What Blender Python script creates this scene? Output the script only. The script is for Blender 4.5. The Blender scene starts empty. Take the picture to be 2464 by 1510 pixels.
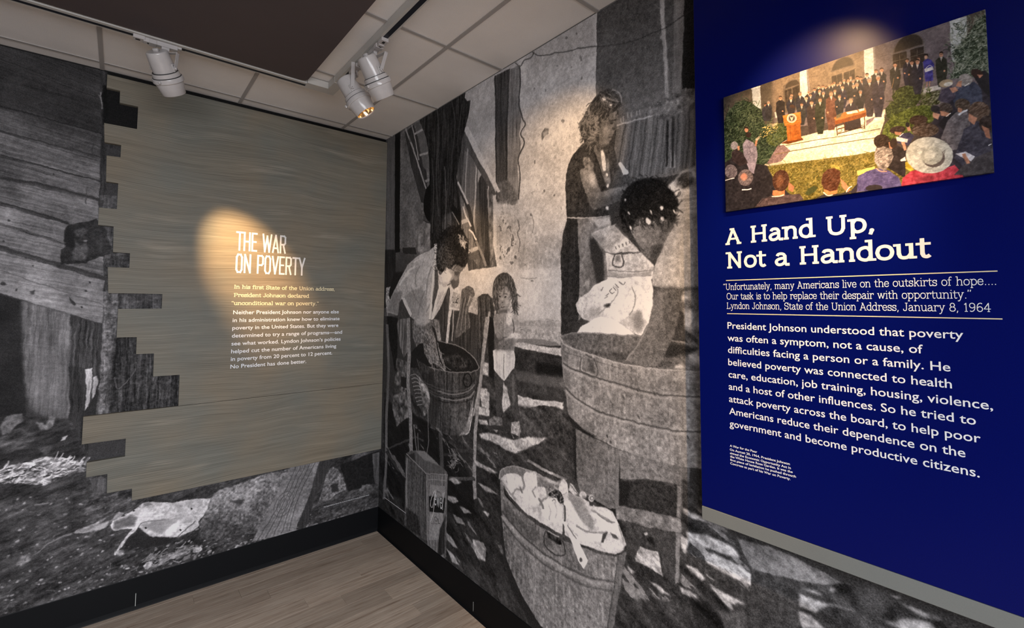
import bpy, bmesh, math, random
import numpy as np
from mathutils import Vector, Matrix

SC = bpy.context.scene
COL = SC.collection

# ------------------------------------------------------------------ camera
FPX, CX, CY = 1114.358, 1218.752, 668.722
YAW, PIT, ROL = 0.6958, 0.0556, 0.0057
CAM = np.array([-1.4288, -3.0748, 1.5545])
HC = 2.7243                                   # ceiling height
_F = np.array([math.sin(YAW) * math.cos(PIT), math.cos(YAW) * math.cos(PIT), math.sin(PIT)])
_R = np.array([math.cos(YAW), -math.sin(YAW), 0.0])
_U = np.cross(_R, _F)
_R2 = _R * math.cos(ROL) + _U * math.sin(ROL)
_U2 = _U * math.cos(ROL) - _R * math.sin(ROL)
cd = bpy.data.cameras.new('camera')
cam = bpy.data.objects.new('camera', cd)
COL.objects.link(cam)
M = Matrix.Identity(4)
for i in range(3):
    M[i][0] = _R2[i]; M[i][1] = _U2[i]; M[i][2] = -_F[i]; M[i][3] = CAM[i]
cam.matrix_world = M
cd.sensor_fit = 'HORIZONTAL'; cd.sensor_width = 36.0
cd.lens = FPX / 2464 * 36.0
cd.shift_x = (1232 - CX) / 2464
cd.shift_y = (CY - 755) / 2464
cd.clip_start = 0.02
SC.camera = cam
def hit(u, v, ax, val):                       # photo pixel -> point on the plane axis=val (for surveying the room)
    d = _F + (u - CX) / FPX * _R2 - (v - CY) / FPX * _U2
    return CAM + d * ((val - CAM[ax]) / d[ax])

# ------------------------------------------------------------------ light and exposure
SC.view_settings.view_transform = 'Standard'
SC.view_settings.look = 'None'
SC.view_settings.exposure = 0.0
SC.view_settings.gamma = 1.0
SC.view_settings.use_curve_mapping = False
SC.cycles.max_bounces = 6
SC.cycles.diffuse_bounces = 4
w = bpy.data.worlds.new('world'); SC.world = w; w.use_nodes = True
w.node_tree.nodes['Background'].inputs[0].default_value = (0.05, 0.05, 0.055, 1)
w.node_tree.nodes['Background'].inputs[1].default_value = 0.3
def area(name, loc, rot, sx, sy, en, col):
    l = bpy.data.lights.new(name, 'AREA'); l.shape = 'RECTANGLE'; l.size = sx; l.size_y = sy
    l.energy = en; l.color = col
    o = bpy.data.objects.new(name, l); COL.objects.link(o); o.location = loc; o.rotation_euler = rot
    return o
# two added fill lights out of view: one behind the camera, one overhead
g_ = area('back_fill_light', (-1.9, -4.6, 1.75), (math.radians(64), 0, math.radians(-2)), 2.4, 1.2, 78, (0.94, 0.95, 1.0)); g_.data.spread = math.radians(120)
area('overhead_fill_light', (-2.2, -4.0, HC - 0.03), (0, 0, 0), 0.6, 1.2, 11, (1.0, 0.97, 0.93))
# (mount on track, body centre, target, spot energy, cone deg, label) for every track spotlight
WARM = (1.0, 0.61, 0.28)
LAMPS = [
 ((-1.318, -0.583), (-1.309, -0.580, 2.556), (-0.84, 0.00, 1.74), 230.0, 32,
  'white track spotlight alone on the left rail aimed at the wooden panel'),
 ((-0.598, -0.930), (-0.620, -1.010, 2.508), (0.0, -1.30, 1.50), 15.0, 50,
  'white track spotlight with glowing gold baffle, nearest the rail corner'),
 ((-0.598, -1.150), (-0.600, -1.180, 2.538), (0.0, -1.02, 1.70), 20.0, 44,
  'white track spotlight above and behind the one with the glowing mouth'),
]
OFF = [
 ((-0.598, -2.45), (-0.60, -2.46, 2.53), (0.0, -1.60, 2.08), 38.0, 48, 'white track spotlight on the right rail, aimed at the standing woman in the mural'),
 ((-0.598, -2.69), (-0.61, -2.70, 2.53), (-0.05, -2.66, 2.02), 52.0, 46, 'white track spotlight on the right rail, aimed at the colour photograph'),
 ((-0.598, -2.95), (-0.61, -2.96, 2.53), (0.0, -2.02, 1.56), 44.0, 32, 'white track spotlight on the right rail, aimed at the laundry in the mural'),
 ((-0.598, -3.20), (-0.61, -3.20, 2.53), (-0.05, -2.52, 1.52), 105.0, 40, 'white track spotlight on the right rail, farthest from the corner'),
]

# ------------------------------------------------------------------ helpers
def tag(o, label=None, cat=None, group=None, kind=None):
    if label: o['label'] = label
    if cat: o['category'] = cat
    if group: o['group'] = group
    if kind: o['kind'] = kind
    return o
def link(name, me, mat=None, parent=None):
    o = bpy.data.objects.new(name, me)
    COL.objects.link(o)
    if mat and me and not me.materials: me.materials.append(mat)
    if parent: o.parent = parent
    return o
def empty(name, loc=(0, 0, 0)):
    o = bpy.data.objects.new(name, None); COL.objects.link(o); o.location = loc
    o.empty_display_size = 0.05
    return o
def bm_obj(name, bm, mat, parent=None, smooth=False):
    me = bpy.data.meshes.new(name)
    bmesh.ops.recalc_face_normals(bm, faces=bm.faces)
    bm.to_mesh(me); bm.free()
    if smooth:
        for p in me.polygons: p.use_smooth = True
    return link(name, me, mat, parent)
def add_box(bm, a, b, bevel=0.0):
    r = bmesh.ops.create_cube(bm, size=1.0)
    vs = r['verts']
    for v in vs:
        v.co = Vector([(a[i] + b[i]) / 2 + v.co[i] * abs(b[i] - a[i]) for i in range(3)])
    if bevel > 0:
        es = list({e for v in vs for e in v.link_edges})
        bmesh.ops.bevel(bm, geom=es, offset=bevel, segments=1, affect='EDGES')
def box(name, a, b, mat, parent=None, bevel=0.0):
    bm = bmesh.new(); add_box(bm, a, b, bevel)
    return bm_obj(name, bm, mat, parent)
def lathe(prof, seg=40, cap0=True, cap1=True):
    bm = bmesh.new(); rings = []
    for s, r in prof:
        rings.append([bm.verts.new((r * math.cos(2 * math.pi * k / seg), r * math.sin(2 * math.pi * k / seg), s)) for k in range(seg)])
    for a, b in zip(rings, rings[1:]):
        for k in range(seg):
            bm.faces.new((a[k], a[(k + 1) % seg], b[(k + 1) % seg], b[k]))
    if cap0: bm.faces.new(rings[0][::-1])
    if cap1: bm.faces.new(rings[-1])
    return bm
def sharpen(o, ang=35):
    me = o.data
    for p in me.polygons: p.use_smooth = True
    bm = bmesh.new(); bm.from_mesh(me)
    for e in bm.edges:
        e.smooth = not (len(e.link_faces) != 2 or e.calc_face_angle(0) > math.radians(ang))
    bm.to_mesh(me); bm.free()

# ------------------------------------------------------------------ materials
def mat(name, col=(0.5, 0.5, 0.5), rough=0.6, metal=0.0, spec=0.5):
    m = bpy.data.materials.new(name); m.use_nodes = True
    b = m.node_tree.nodes['Principled BSDF']
    b.inputs['Base Color'].default_value = (*col, 1); b.inputs['Roughness'].default_value = rough
    b.inputs['Metallic'].default_value = metal; b.inputs['Specular IOR Level'].default_value = spec
    return m
class NT:
    def __init__(s, m): s.t = m.node_tree; s.b = s.t.nodes['Principled BSDF']
    def n(s, ty, **k):
        x = s.t.nodes.new(ty)
        for a, v in k.items(): setattr(x, a, v)
        return x
    def l(s, a, b): s.t.links.new(a, b)
    def coords(s, kind='Object', scale=(1, 1, 1), rnd=False):
        tc = s.n('ShaderNodeTexCoord'); mp = s.n('ShaderNodeMapping')
        mp.inputs['Scale'].default_value = scale
        src = tc.outputs[kind]
        if rnd:
            oi = s.n('ShaderNodeObjectInfo'); mu = s.n('ShaderNodeVectorMath', operation='SCALE'); mu.inputs[0].default_value = (37, 53, 71)
            s.l(oi.outputs['Random'], mu.inputs['Scale']); ad = s.n('ShaderNodeVectorMath', operation='ADD')
            s.l(src, ad.inputs[0]); s.l(mu.outputs[0], ad.inputs[1]); src = ad.outputs[0]; s.oi = oi
        s.l(src, mp.inputs['Vector']); return mp.outputs[0]
    def noise(s, v, scale, detail=4, rough=0.6, dist=0.0):
        x = s.n('ShaderNodeTexNoise'); x.inputs['Scale'].default_value = scale; x.inputs['Detail'].default_value = detail
        x.inputs['Roughness'].default_value = rough; x.inputs['Distortion'].default_value = dist
        s.l(v, x.inputs['Vector']); return x.outputs['Fac']
    def ramp(s, f, stops):
        r = s.n('ShaderNodeValToRGB'); e = r.color_ramp.elements
        e[0].position, e[0].color = stops[0][0], (*stops[0][1], 1); e[1].position, e[1].color = stops[-1][0], (*stops[-1][1], 1)
        for p, c in stops[1:-1]:
            q = e.new(p); q.color = (*c, 1)
        s.l(f, r.inputs['Fac']); return r.outputs['Color']
    def mix(s, f, a, b, mode='MIX'):
        x = s.n('ShaderNodeMix', data_type='RGBA', blend_type=mode)
        if isinstance(f, float): x.inputs[0].default_value = f
        else: s.l(f, x.inputs[0])
        for i, c in ((6, a), (7, b)):
            if isinstance(c, tuple): x.inputs[i].default_value = (*c, 1)
            else: s.l(c, x.inputs[i])
        return x.outputs[2]
    def math(s, op, a, b):
        x = s.n('ShaderNodeMath', operation=op)
        for i, c in ((0, a), (1, b)):
            if isinstance(c, (int, float)): x.inputs[i].default_value = c
            else: s.l(c, x.inputs[i])
        return x.outputs[0]
    def bump(s, f, strength=0.2, dist=0.001):
        x = s.n('ShaderNodeBump'); x.inputs['Strength'].default_value = strength; x.inputs['Distance'].default_value = dist
        s.l(f, x.inputs['Height']); s.l(x.outputs[0], s.b.inputs['Normal'])
    def base(s, c): s.l(c, s.b.inputs['Base Color'])

def m_speckle(name, col, rough, amp=0.15, scale=300, bump=0.3, spec=0.3):
    m = mat(name, col, rough, spec=spec); t = NT(m); v = t.coords()
    f = t.noise(v, scale, 3)
    g = t.noise(v, 4, 3)
    c = t.ramp(f, [(0.25, tuple(x * (1 - amp) for x in col)), (0.75, tuple(min(1, x * (1 + amp)) for x in col))])
    c = t.mix(0.25, c, t.ramp(g, [(0.3, tuple(x * 0.85 for x in col)), (0.7, tuple(min(1, x * 1.1) for x in col))]))
    t.base(c); t.bump(f, bump, 0.0008)
    return m
M_TILE = m_speckle('acoustic_tile', (0.86, 0.82, 0.79), 0.95, 0.10, 420, 0.5, 0.1)
M_TEE = m_speckle('ceiling_tee_paint', (0.40, 0.375, 0.36), 0.6, 0.04, 60, 0.0)
M_PAINT = m_speckle('wall_paint', (0.22, 0.22, 0.22), 0.9, 0.04, 90, 0.15, 0.2)
M_DARKP = m_speckle('brown_soffit_paint', (0.092, 0.073, 0.073), 0.75, 0.06, 200, 0.1, 0.2)
M_BASE = m_speckle('black_vinyl_base', (0.0034, 0.0040, 0.0052), 0.55, 0.12, 150, 0.05, 0.15)
M_WHITE = mat('white_fixture_enamel', (0.50, 0.47, 0.46), 0.2, spec=0.5)
t = NT(M_WHITE); f_ = t.noise(t.coords(), 30, 3); t.base(t.ramp(f_, [(0.3, (0.48, 0.45, 0.44)), (0.7, (0.53, 0.50, 0.49))]))
M_TRACK = m_speckle('track_enamel', (0.52, 0.50, 0.47), 0.45, 0.03, 50, 0.0)
M_SLOT = m_speckle('track_conductor_dark', (0.012, 0.014, 0.022), 0.4, 0.2, 80, 0.0)
M_RAIL = m_speckle('grey_aluminium_rail', (0.19, 0.20, 0.19), 0.5, 0.06, 500, 0.1)
M_HOLE = mat('black_hole', (0.01, 0.01, 0.01), 0.8)
M_GOLD = mat('gold_baffle', (0.95, 0.62, 0.22), 0.22, metal=1.0)
t = NT(M_GOLD); f_ = t.noise(t.coords(), 25, 2); t.base(t.ramp(f_, [(0.35, (0.92, 0.68, 0.36)), (0.65, (1.0, 0.80, 0.50))]))
M_LENS = mat('lamp_lens', (1, 0.8, 0.5), 0.5)
b_ = M_LENS.node_tree.nodes['Principled BSDF']; b_.inputs['Emission Color'].default_value = (1.0, 0.74, 0.42, 1); b_.inputs['Emission Strength'].default_value = 16.0
M_SEAM = mat('pale_caulk', (0.45, 0.47, 0.45), 0.6)

def m_plank():
    m = mat('oak_vinyl_plank', rough=0.45, spec=0.3); t = NT(m)
    v = t.coords('Object', (1.2, 22, 22), rnd=True)
    f1 = t.noise(v, 3.0, 6, 0.65, 0.6)
    v2 = t.coords('Object', (5, 160, 160), rnd=True)
    f2 = t.noise(v2, 2.0, 3, 0.6)
    c1 = t.ramp(f1, [(0.27, (0.20, 0.142, 0.105)), (0.42, (0.40, 0.32, 0.255)), (0.62, (0.51, 0.43, 0.355)), (0.8, (0.60, 0.52, 0.44))])
    c2 = t.ramp(f2, [(0.3, (0.78, 0.76, 0.74)), (0.7, (1.08, 1.07, 1.06))])
    c = t.mix(1.0, c1, c2, 'MULTIPLY')
    r = t.n('ShaderNodeMapRange'); t.l(t.oi.outputs['Random'], r.inputs[0]); r.inputs[3].default_value = 0.86; r.inputs[4].default_value = 1.14
    cc = t.n('ShaderNodeCombineColor'); [t.l(r.outputs[0], cc.inputs[i]) for i in range(3)]
    t.base(t.mix(1.0, c, cc.outputs[0], 'MULTIPLY')); t.bump(f2, 0.25, 0.0006)
    return m
M_PLANK = m_plank()
def m_woodpanel():
    m = mat('grey_washed_wood_print', rough=0.5, spec=0.15); t = NT(m)
    base = t.coords('Object', (1, 1, 1))
    warp = t.n('ShaderNodeTexNoise'); warp.inputs['Scale'].default_value = 1.6; warp.inputs['Detail'].default_value = 2; t.l(base, warp.inputs['Vector'])
    sub = t.n('ShaderNodeVectorMath', operation='SUBTRACT'); t.l(warp.outputs['Color'], sub.inputs[0]); sub.inputs[1].default_value = (0.5, 0.5, 0.5)
    sc = t.n('ShaderNodeVectorMath', operation='MULTIPLY'); t.l(sub.outputs[0], sc.inputs[0]); sc.inputs[1].default_value = (0.0, 0.0, 0.09)
    ad = t.n('ShaderNodeVectorMath', operation='ADD'); t.l(base, ad.inputs[0]); t.l(sc.outputs[0], ad.inputs[1])
    mp = t.n('ShaderNodeMapping'); mp.inputs['Scale'].default_value = (1.0, 1, 34); t.l(ad.outputs[0], mp.inputs[0])
    f = t.noise(mp.outputs[0], 1.6, 5, 0.62, 0.5)
    mp2 = t.n('ShaderNodeMapping'); mp2.inputs['Scale'].default_value = (2.4, 1, 190); t.l(ad.outputs[0], mp2.inputs[0])
    g = t.noise(mp2.outputs[0], 1.5, 3, 0.6)
    wv = t.n('ShaderNodeTexWave'); wv.wave_type = 'BANDS'; wv.bands_direction = 'Z'; wv.inputs['Scale'].default_value = 16.0
    wv.inputs['Distortion'].default_value = 5.0; wv.inputs['Detail'].default_value = 3; wv.inputs['Detail Scale'].default_value = 0.6
    mp3 = t.n('ShaderNodeMapping'); mp3.inputs['Scale'].default_value = (0.22, 1, 2.2); t.l(ad.outputs[0], mp3.inputs[0]); t.l(mp3.outputs[0], wv.inputs['Vector'])
    big = t.noise(base, 2.2, 3, 0.5)
    c = t.ramp(f, [(0.28, (0.160, 0.147, 0.122)), (0.48, (0.188, 0.175, 0.146)), (0.72, (0.220, 0.204, 0.170))])
    tint = t.ramp(big, [(0.38, (0.88, 0.94, 0.97)), (0.62, (1.08, 1.0, 0.90))])
    c = t.mix(1.0, c, tint, 'MULTIPLY')
    c = t.mix(1.0, c, t.ramp(g, [(0.25, (0.76, 0.75, 0.74)), (0.60, (1.07, 1.07, 1.07))]), 'MULTIPLY')
    c = t.mix(1.0, c, t.ramp(wv.outputs['Fac'], [(0.0, (0.80, 0.79, 0.78)), (0.14, (0.98, 0.98, 0.98)), (1.0, (1.02, 1.02, 1.02))]), 'MULTIPLY')
    mp4 = t.n('ShaderNodeMapping'); mp4.inputs['Scale'].default_value = (1.6, 1, 11); t.l(ad.outputs[0], mp4.inputs[0])
    patch = t.noise(mp4.outputs[0], 1.3, 2, 0.5)
    pf = t.math('MULTIPLY', t.ramp(patch, [(0.60, (0, 0, 0)), (0.70, (1, 1, 1))]), t.ramp(g, [(0.42, (0, 0, 0)), (0.6, (0.5, 0.5, 0.5))]))
    c = t.mix(pf, c, (0.34, 0.30, 0.24))
    t.base(c); t.bump(g, 0.12, 0.0005)
    return m
M_WOOD = m_woodpanel()
M_BLUE = mat('cobalt_gloss_laminate', (0.0, 0.006, 0.20), 0.30, spec=0.14)
t = NT(M_BLUE); f_ = t.noise(t.coords(), 700, 2); t.base(t.ramp(f_, [(0.3, (0.0002, 0.0022, 0.078)), (0.7, (0.0004, 0.0044, 0.118))])); t.bump(f_, 0.15, 0.0003)
def m_letter(name, col):
    m = mat(name, col, 0.5, spec=0.3); t = NT(m); f = t.noise(t.coords(), 60, 2)
    t.base(t.ramp(f, [(0.3, tuple(x * 0.96 for x in col)), (0.7, col)])); return m
M_LW = m_letter('white_lettering', (0.82, 0.84, 0.88))
M_LC = m_letter('cream_lettering', (0.80, 0.70, 0.45))
M_LT = m_letter('pale_title_lettering', (0.78, 0.76, 0.74))
M_INK = m_letter('black_ink', (0.03, 0.03, 0.03))

# ------------------------------------------------------------------ room shell
XM, YM = -4.3, -4.9
def struct(o): o['kind'] = 'structure'; return o
struct(box('wall_left', (XM, 0.0, 0), (0.12, 0.12, HC + 0.12), M_PAINT))
struct(box('wall_right', (0.0, YM, 0), (0.12, 0.0, HC + 0.12), M_PAINT))
struct(box('wall_back', (XM, YM - 0.12, 0), (0.12, YM, HC + 0.12), M_PAINT))
struct(box('wall_side', (XM - 0.12, YM - 0.12, 0), (XM, 0.12, HC + 0.12), M_PAINT))
floor = struct(box('floor', (XM, YM, -0.10), (0, 0, -0.004), M_BASE))
ceil = struct(box('ceiling', (XM, YM, HC + 0.03), (0, 0, HC + 0.12), M_HOLE))

# floor planks: rows run along x, 0.1016 wide and 0.9144 long, staggered like the photo
JO = {-1: -0.60, 0: -0.153, 1: -0.87, 2: -0.751, 3: -0.303, 4: -0.62, 5: -0.461, 6: -0.258}
rnd = random.Random(4)
cache = {}
def plank(x0, x1, y0, y1):
    k = (round(x1 - x0, 3), round(y1 - y0, 3))
    if k not in cache:
        bm = bmesh.new(); add_box(bm, (-k[0] / 2, -k[1] / 2, -0.003), (k[0] / 2, k[1] / 2, 0.0), 0.0005)
        me = bpy.data.meshes.new('plank'); bm.to_mesh(me); bm.free(); me.materials.append(M_PLANK); cache[k] = me
    o = bpy.data.objects.new('plank', cache[k]); COL.objects.link(o); o.parent = floor
    o.location = ((x0 + x1) / 2, (y0 + y1) / 2, 0)
for r in range(-1, 28):
    yt = 0.0 if r < 0 else -0.042 - 0.1016 * r
    yb = -0.042 - 0.1016 * (r + 1)
    off = JO.get(r, -rnd.random() * 0.9)
    xs = [0.0] + [off - 0.9144 * k for k in range(6)]
    for a, b in zip(xs, xs[1:]):
        if a <= -3.0: break
        plank(max(b, XM) + 0.0004, a - 0.0004, yb + 0.0004, yt - 0.0004)
# beyond the picture the same floor in a joined sheet
bm = bmesh.new()
yb = -0.042 - 0.1016 * 28
for k in range(0, 18):
    y1 = yb - 0.1016 * k; y0 = max(y1 - 0.1012, YM)
    if y1 <= YM: break
    for j in range(5): add_box(bm, (max(XM, -0.9144 * (j + 1) - 0.3 * (k % 3)) + .0004, y0, -0.003), (-0.9144 * j - (0.3 * (k % 3) if j else 0) - .0004, y1 - 0.0004, 0))
for r in range(-1, 28):
    yt = 0.0 if r < 0 else -0.042 - 0.1016 * r
    pass
o = bm_obj('far_planks', bm, M_PLANK, floor); o['kind'] = 'stuff'

# suspended ceiling: lay-in tiles and tees
TX = [0.0] + [-0.3217 - 0.6096 * k for k in range(7)]
TY = [0.0] + [-0.0986 - 0.6096 * k for k in range(8)]
TX[-1] = max(TX[-1], XM); TY[-1] = max(TY[-1], YM)
if TX[-1] > XM: TX.append(XM)
if TY[-1] > YM: TY.append(YM)
BX0, BX1, BY0, BY1 = -2.95, -0.731, -2.95, -0.622        # brown soffit panel
def tile(x0, x1, y0, y1):
    bm = bmesh.new(); add_box(bm, (x0, y0, HC + 0.004), (x1, y1, HC + 0.02), 0.0012)
    bm_obj('ceiling_tile', bm, M_TILE, ceil)
for a, b in zip(TX, TX[1:]):
    for c, d in zip(TY, TY[1:]):
        if b >= BX0 and a <= BX1 and d >= BY0 and c <= BY1: continue
        tile(b + 0.0005, a - 0.0005, d + 0.0005, c - 0.0005)
for y in TY[1:-1]: box('ceiling_tee', (XM, y - 0.0085, HC), (0, y + 0.0085, HC + 0.0035), M_TEE, ceil)
for x in TX[1:-1]:
    for c, d in zip(TY, TY[1:]):
        box('ceiling_tee', (x - 0.0085, d + 0.0085, HC), (x + 0.0085, c - 0.0085, HC + 0.0035), M_TEE, ceil)
box('wall_angle', (XM, -0.006, HC - 0.0005), (0, 0, HC + 0.0035), M_HOLE, ceil)
# brown painted soffit panel, rounded corner, hung just under the tiles
bm = bmesh.new(); rr = 0.03; pts = [(BX0, BY1), (BX0, BY0), (BX1, BY0)]
for k in range(7):
    a_ = math.pi / 2 * k / 6; pts.append((BX1 - rr + rr * math.cos(a_), BY1 - rr + rr * math.sin(a_)))
def prism(bm, pts, f):
    lo = [bm.verts.new(f(p, 0)) for p in pts]; hi = [bm.verts.new(f(p, 1)) for p in pts]
    bm.faces.new(lo); bm.faces.new(hi[::-1])
    n = len(pts)
    for i in range(n): bm.faces.new((lo[i], hi[i], hi[(i + 1) % n], lo[(i + 1) % n]))
prism(bm, pts, lambda p, k: (p[0], p[1], HC - 0.030 + 0.032 * k))
tag(bm_obj('soffit_panel', bm, M_DARKP, ceil), 'dark brown painted soffit panel')

# baseboards with a small toe
def baseboard(name, a0, a1, axis):
    prof = [(0, 0), (-0.013, 0), (-0.011, 0.004), (-0.006, 0.011), (-0.0045, 0.02), (-0.0035, 0.155), (-0.0025, 0.1574), (0, 0.1574)]
    bm = bmesh.new()
    f = (lambda p, k: ((a0, a1)[k], p[0], p[1])) if axis == 0 else (lambda p, k: (p[0], (a0, a1)[k], p[1]))
    prism(bm, prof, f)
    return struct(bm_obj(name, bm, M_BASE))
bl = baseboard('baseboard_left', XM, -0.0002, 0)
br = baseboard('baseboard_right', YM, -0.0002, 1)
sx = hit(326, 1445, 1, -0.004)[0]
box('seam', (sx - 0.0012, -0.0052, 0.012), (sx + 0.0012, -0.0030, 0.078), M_SEAM, bl)
sy = hit(1139, 1455, 0, -0.004)[1]
box('seam', (-0.0052, sy - 0.0008, 0.004), (-0.0030, sy + 0.0008, 0.062), M_SEAM, br)

# ------------------------------------------------------------------ wooden text panel (25 mm boards with a stepped left edge)
WP = 0.027
up = [(0, 2.7010), (-1.520, 2.7010), (-1.520, 2.632), (-1.467, 2.632), (-1.467, 2.570), (-1.392, 2.570), (-1.392, 2.450), (-1.522, 2.450),
      (-1.517, 2.353), (-1.4515, 2.353), (-1.4515, 2.288), (-1.506, 2.288), (-1.503, 2.155), (-1.455, 2.155), (-1.455, 2.021), (-1.524, 2.021),
      (-1.524, 1.933), (-1.464, 1.933), (-1.462, 1.803), (-1.3945, 1.803), (-1.3945, 1.727), (-1.479, 1.727), (-1.472, 1.597), (-1.2535, 1.597),
      (-1.2535, 1.5185), (-1.431, 1.5185), (-1.431, 1.3745), (-1.351, 1.3745), (-1.351, 1.287), (-1.277, 1.287), (-1.277, 1.166), (-1.163, 1.166),
      (-1.163, 1.0006), (0, 1.0006)]
lo_ = [(-0.001, 0.9990), (-1.539, 0.9990), (-1.539, 0.868), (-1.374, 0.868), (-1.374, 0.778), (-1.518, 0.778), (-1.517, 0.708), (-1.438, 0.708),
      (-1.437, 0.6135), (-1.340, 0.6135), (-1.339, 0.5525), (-0.001, 0.5525)]
up[0] = (-0.001, 2.7010); up[-1] = (-0.001, 1.0006)
wp = empty('wooden_text_panel', (-0.75, -0.002, 0.5525))
tag(wp, 'large grey-brown wood-grain panel with a stepped left edge, mounted over the left mural', 'panel')
def keep(o, root):                             # parent without moving
    o.parent = root; o.matrix_parent_inverse = Matrix.Translation(-root.location); return o
for pts in (up, lo_):
    bm = bmesh.new(); prism(bm, pts, lambda p, k: (p[0], -0.0022 - (WP - 0.0022) * (1 - k), p[1]))
    es = [e for e in bm.edges if all(abs(v.co.y + WP) < 1e-6 for v in e.verts)]
    bmesh.ops.bevel(bm, geom=es, offset=0.0008, segments=1, affect='EDGES')
    keep(bm_obj('board', bm, M_WOOD), wp)

# ------------------------------------------------------------------ blue panel with a grey bottom rail
bp = empty('blue_text_panel', (-0.025, -2.9, 0.9097))
tag(bp, 'tall deep-blue glossy panel standing off the right mural, white and cream lettering, grey rail below', 'panel')
TB = 0.05
bm = bmesh.new(); add_box(bm, (-TB, -3.75, 0.9497), (-0.002, -2.3529, 2.700), 0.001)
keep(bm_obj('panel_face', bm, M_BLUE), bp)
bm = bmesh.new(); add_box(bm, (-TB - 0.0015, -3.75, 0.9097), (-0.002, -2.3529, 0.9490), 0.0012)
tag(keep(bm_obj('bottom_rail', bm, M_RAIL), bp), 'grey metal bottom rail')

# ------------------------------------------------------------------ lettering
def frame(side, off):
    # maps (u to the right along the wall, z up) to the wall plane
    if side == 'L': return lambda u, z, d=0.0: Vector((u, -off - d, z)), (lambda x, y: hit(x, y, 1, -off)[[0, 2]])
    return lambda u, z, d=0.0: Vector((-off - d, -u, z)), (lambda x, y: hit(x, y, 0, -off)[[1, 2]] * [-1, 1])
def sans_mesh(s, bold):
    c = bpy.data.curves.new('f', 'FONT'); c.body = s; c.size = 1.0; c.offset = bold; c.resolution_u = 3
    o = bpy.data.objects.new('f', c); COL.objects.link(o)
    bpy.context.view_layer.update()
    me = bpy.data.meshes.new_from_object(o.evaluated_get(bpy.context.evaluated_depsgraph_get()))
    bpy.data.objects.remove(o)
    vs = np.empty(len(me.vertices) * 3); me.vertices.foreach_get('co', vs); vs = vs.reshape(-1, 3)[:, :2]
    fs = [tuple(p.vertices) for p in me.polygons]
    bpy.data.meshes.remove(me)
    return vs, fs
def crom(p, closed=False, n=6):
    p = [np.array(q, float) for q in p]; out = []
    m = len(p)
    for i in range(m if closed else m - 1):
        if closed: a, b, c, d = p[i - 1], p[i], p[(i + 1) % m], p[(i + 2) % m]
        else: a, b, c, d = p[max(i - 1, 0)], p[i], p[i + 1], p[min(i + 2, m - 1)]
        for k in range(n):
            t = k / n
            out.append(0.5 * (2 * b + (c - a) * t + (2 * a - 5 * b + 4 * c - d) * t * t + (3 * b - a - 3 * c + d) * t ** 3))
    if not closed: out.append(p[-1])
    return out
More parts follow.
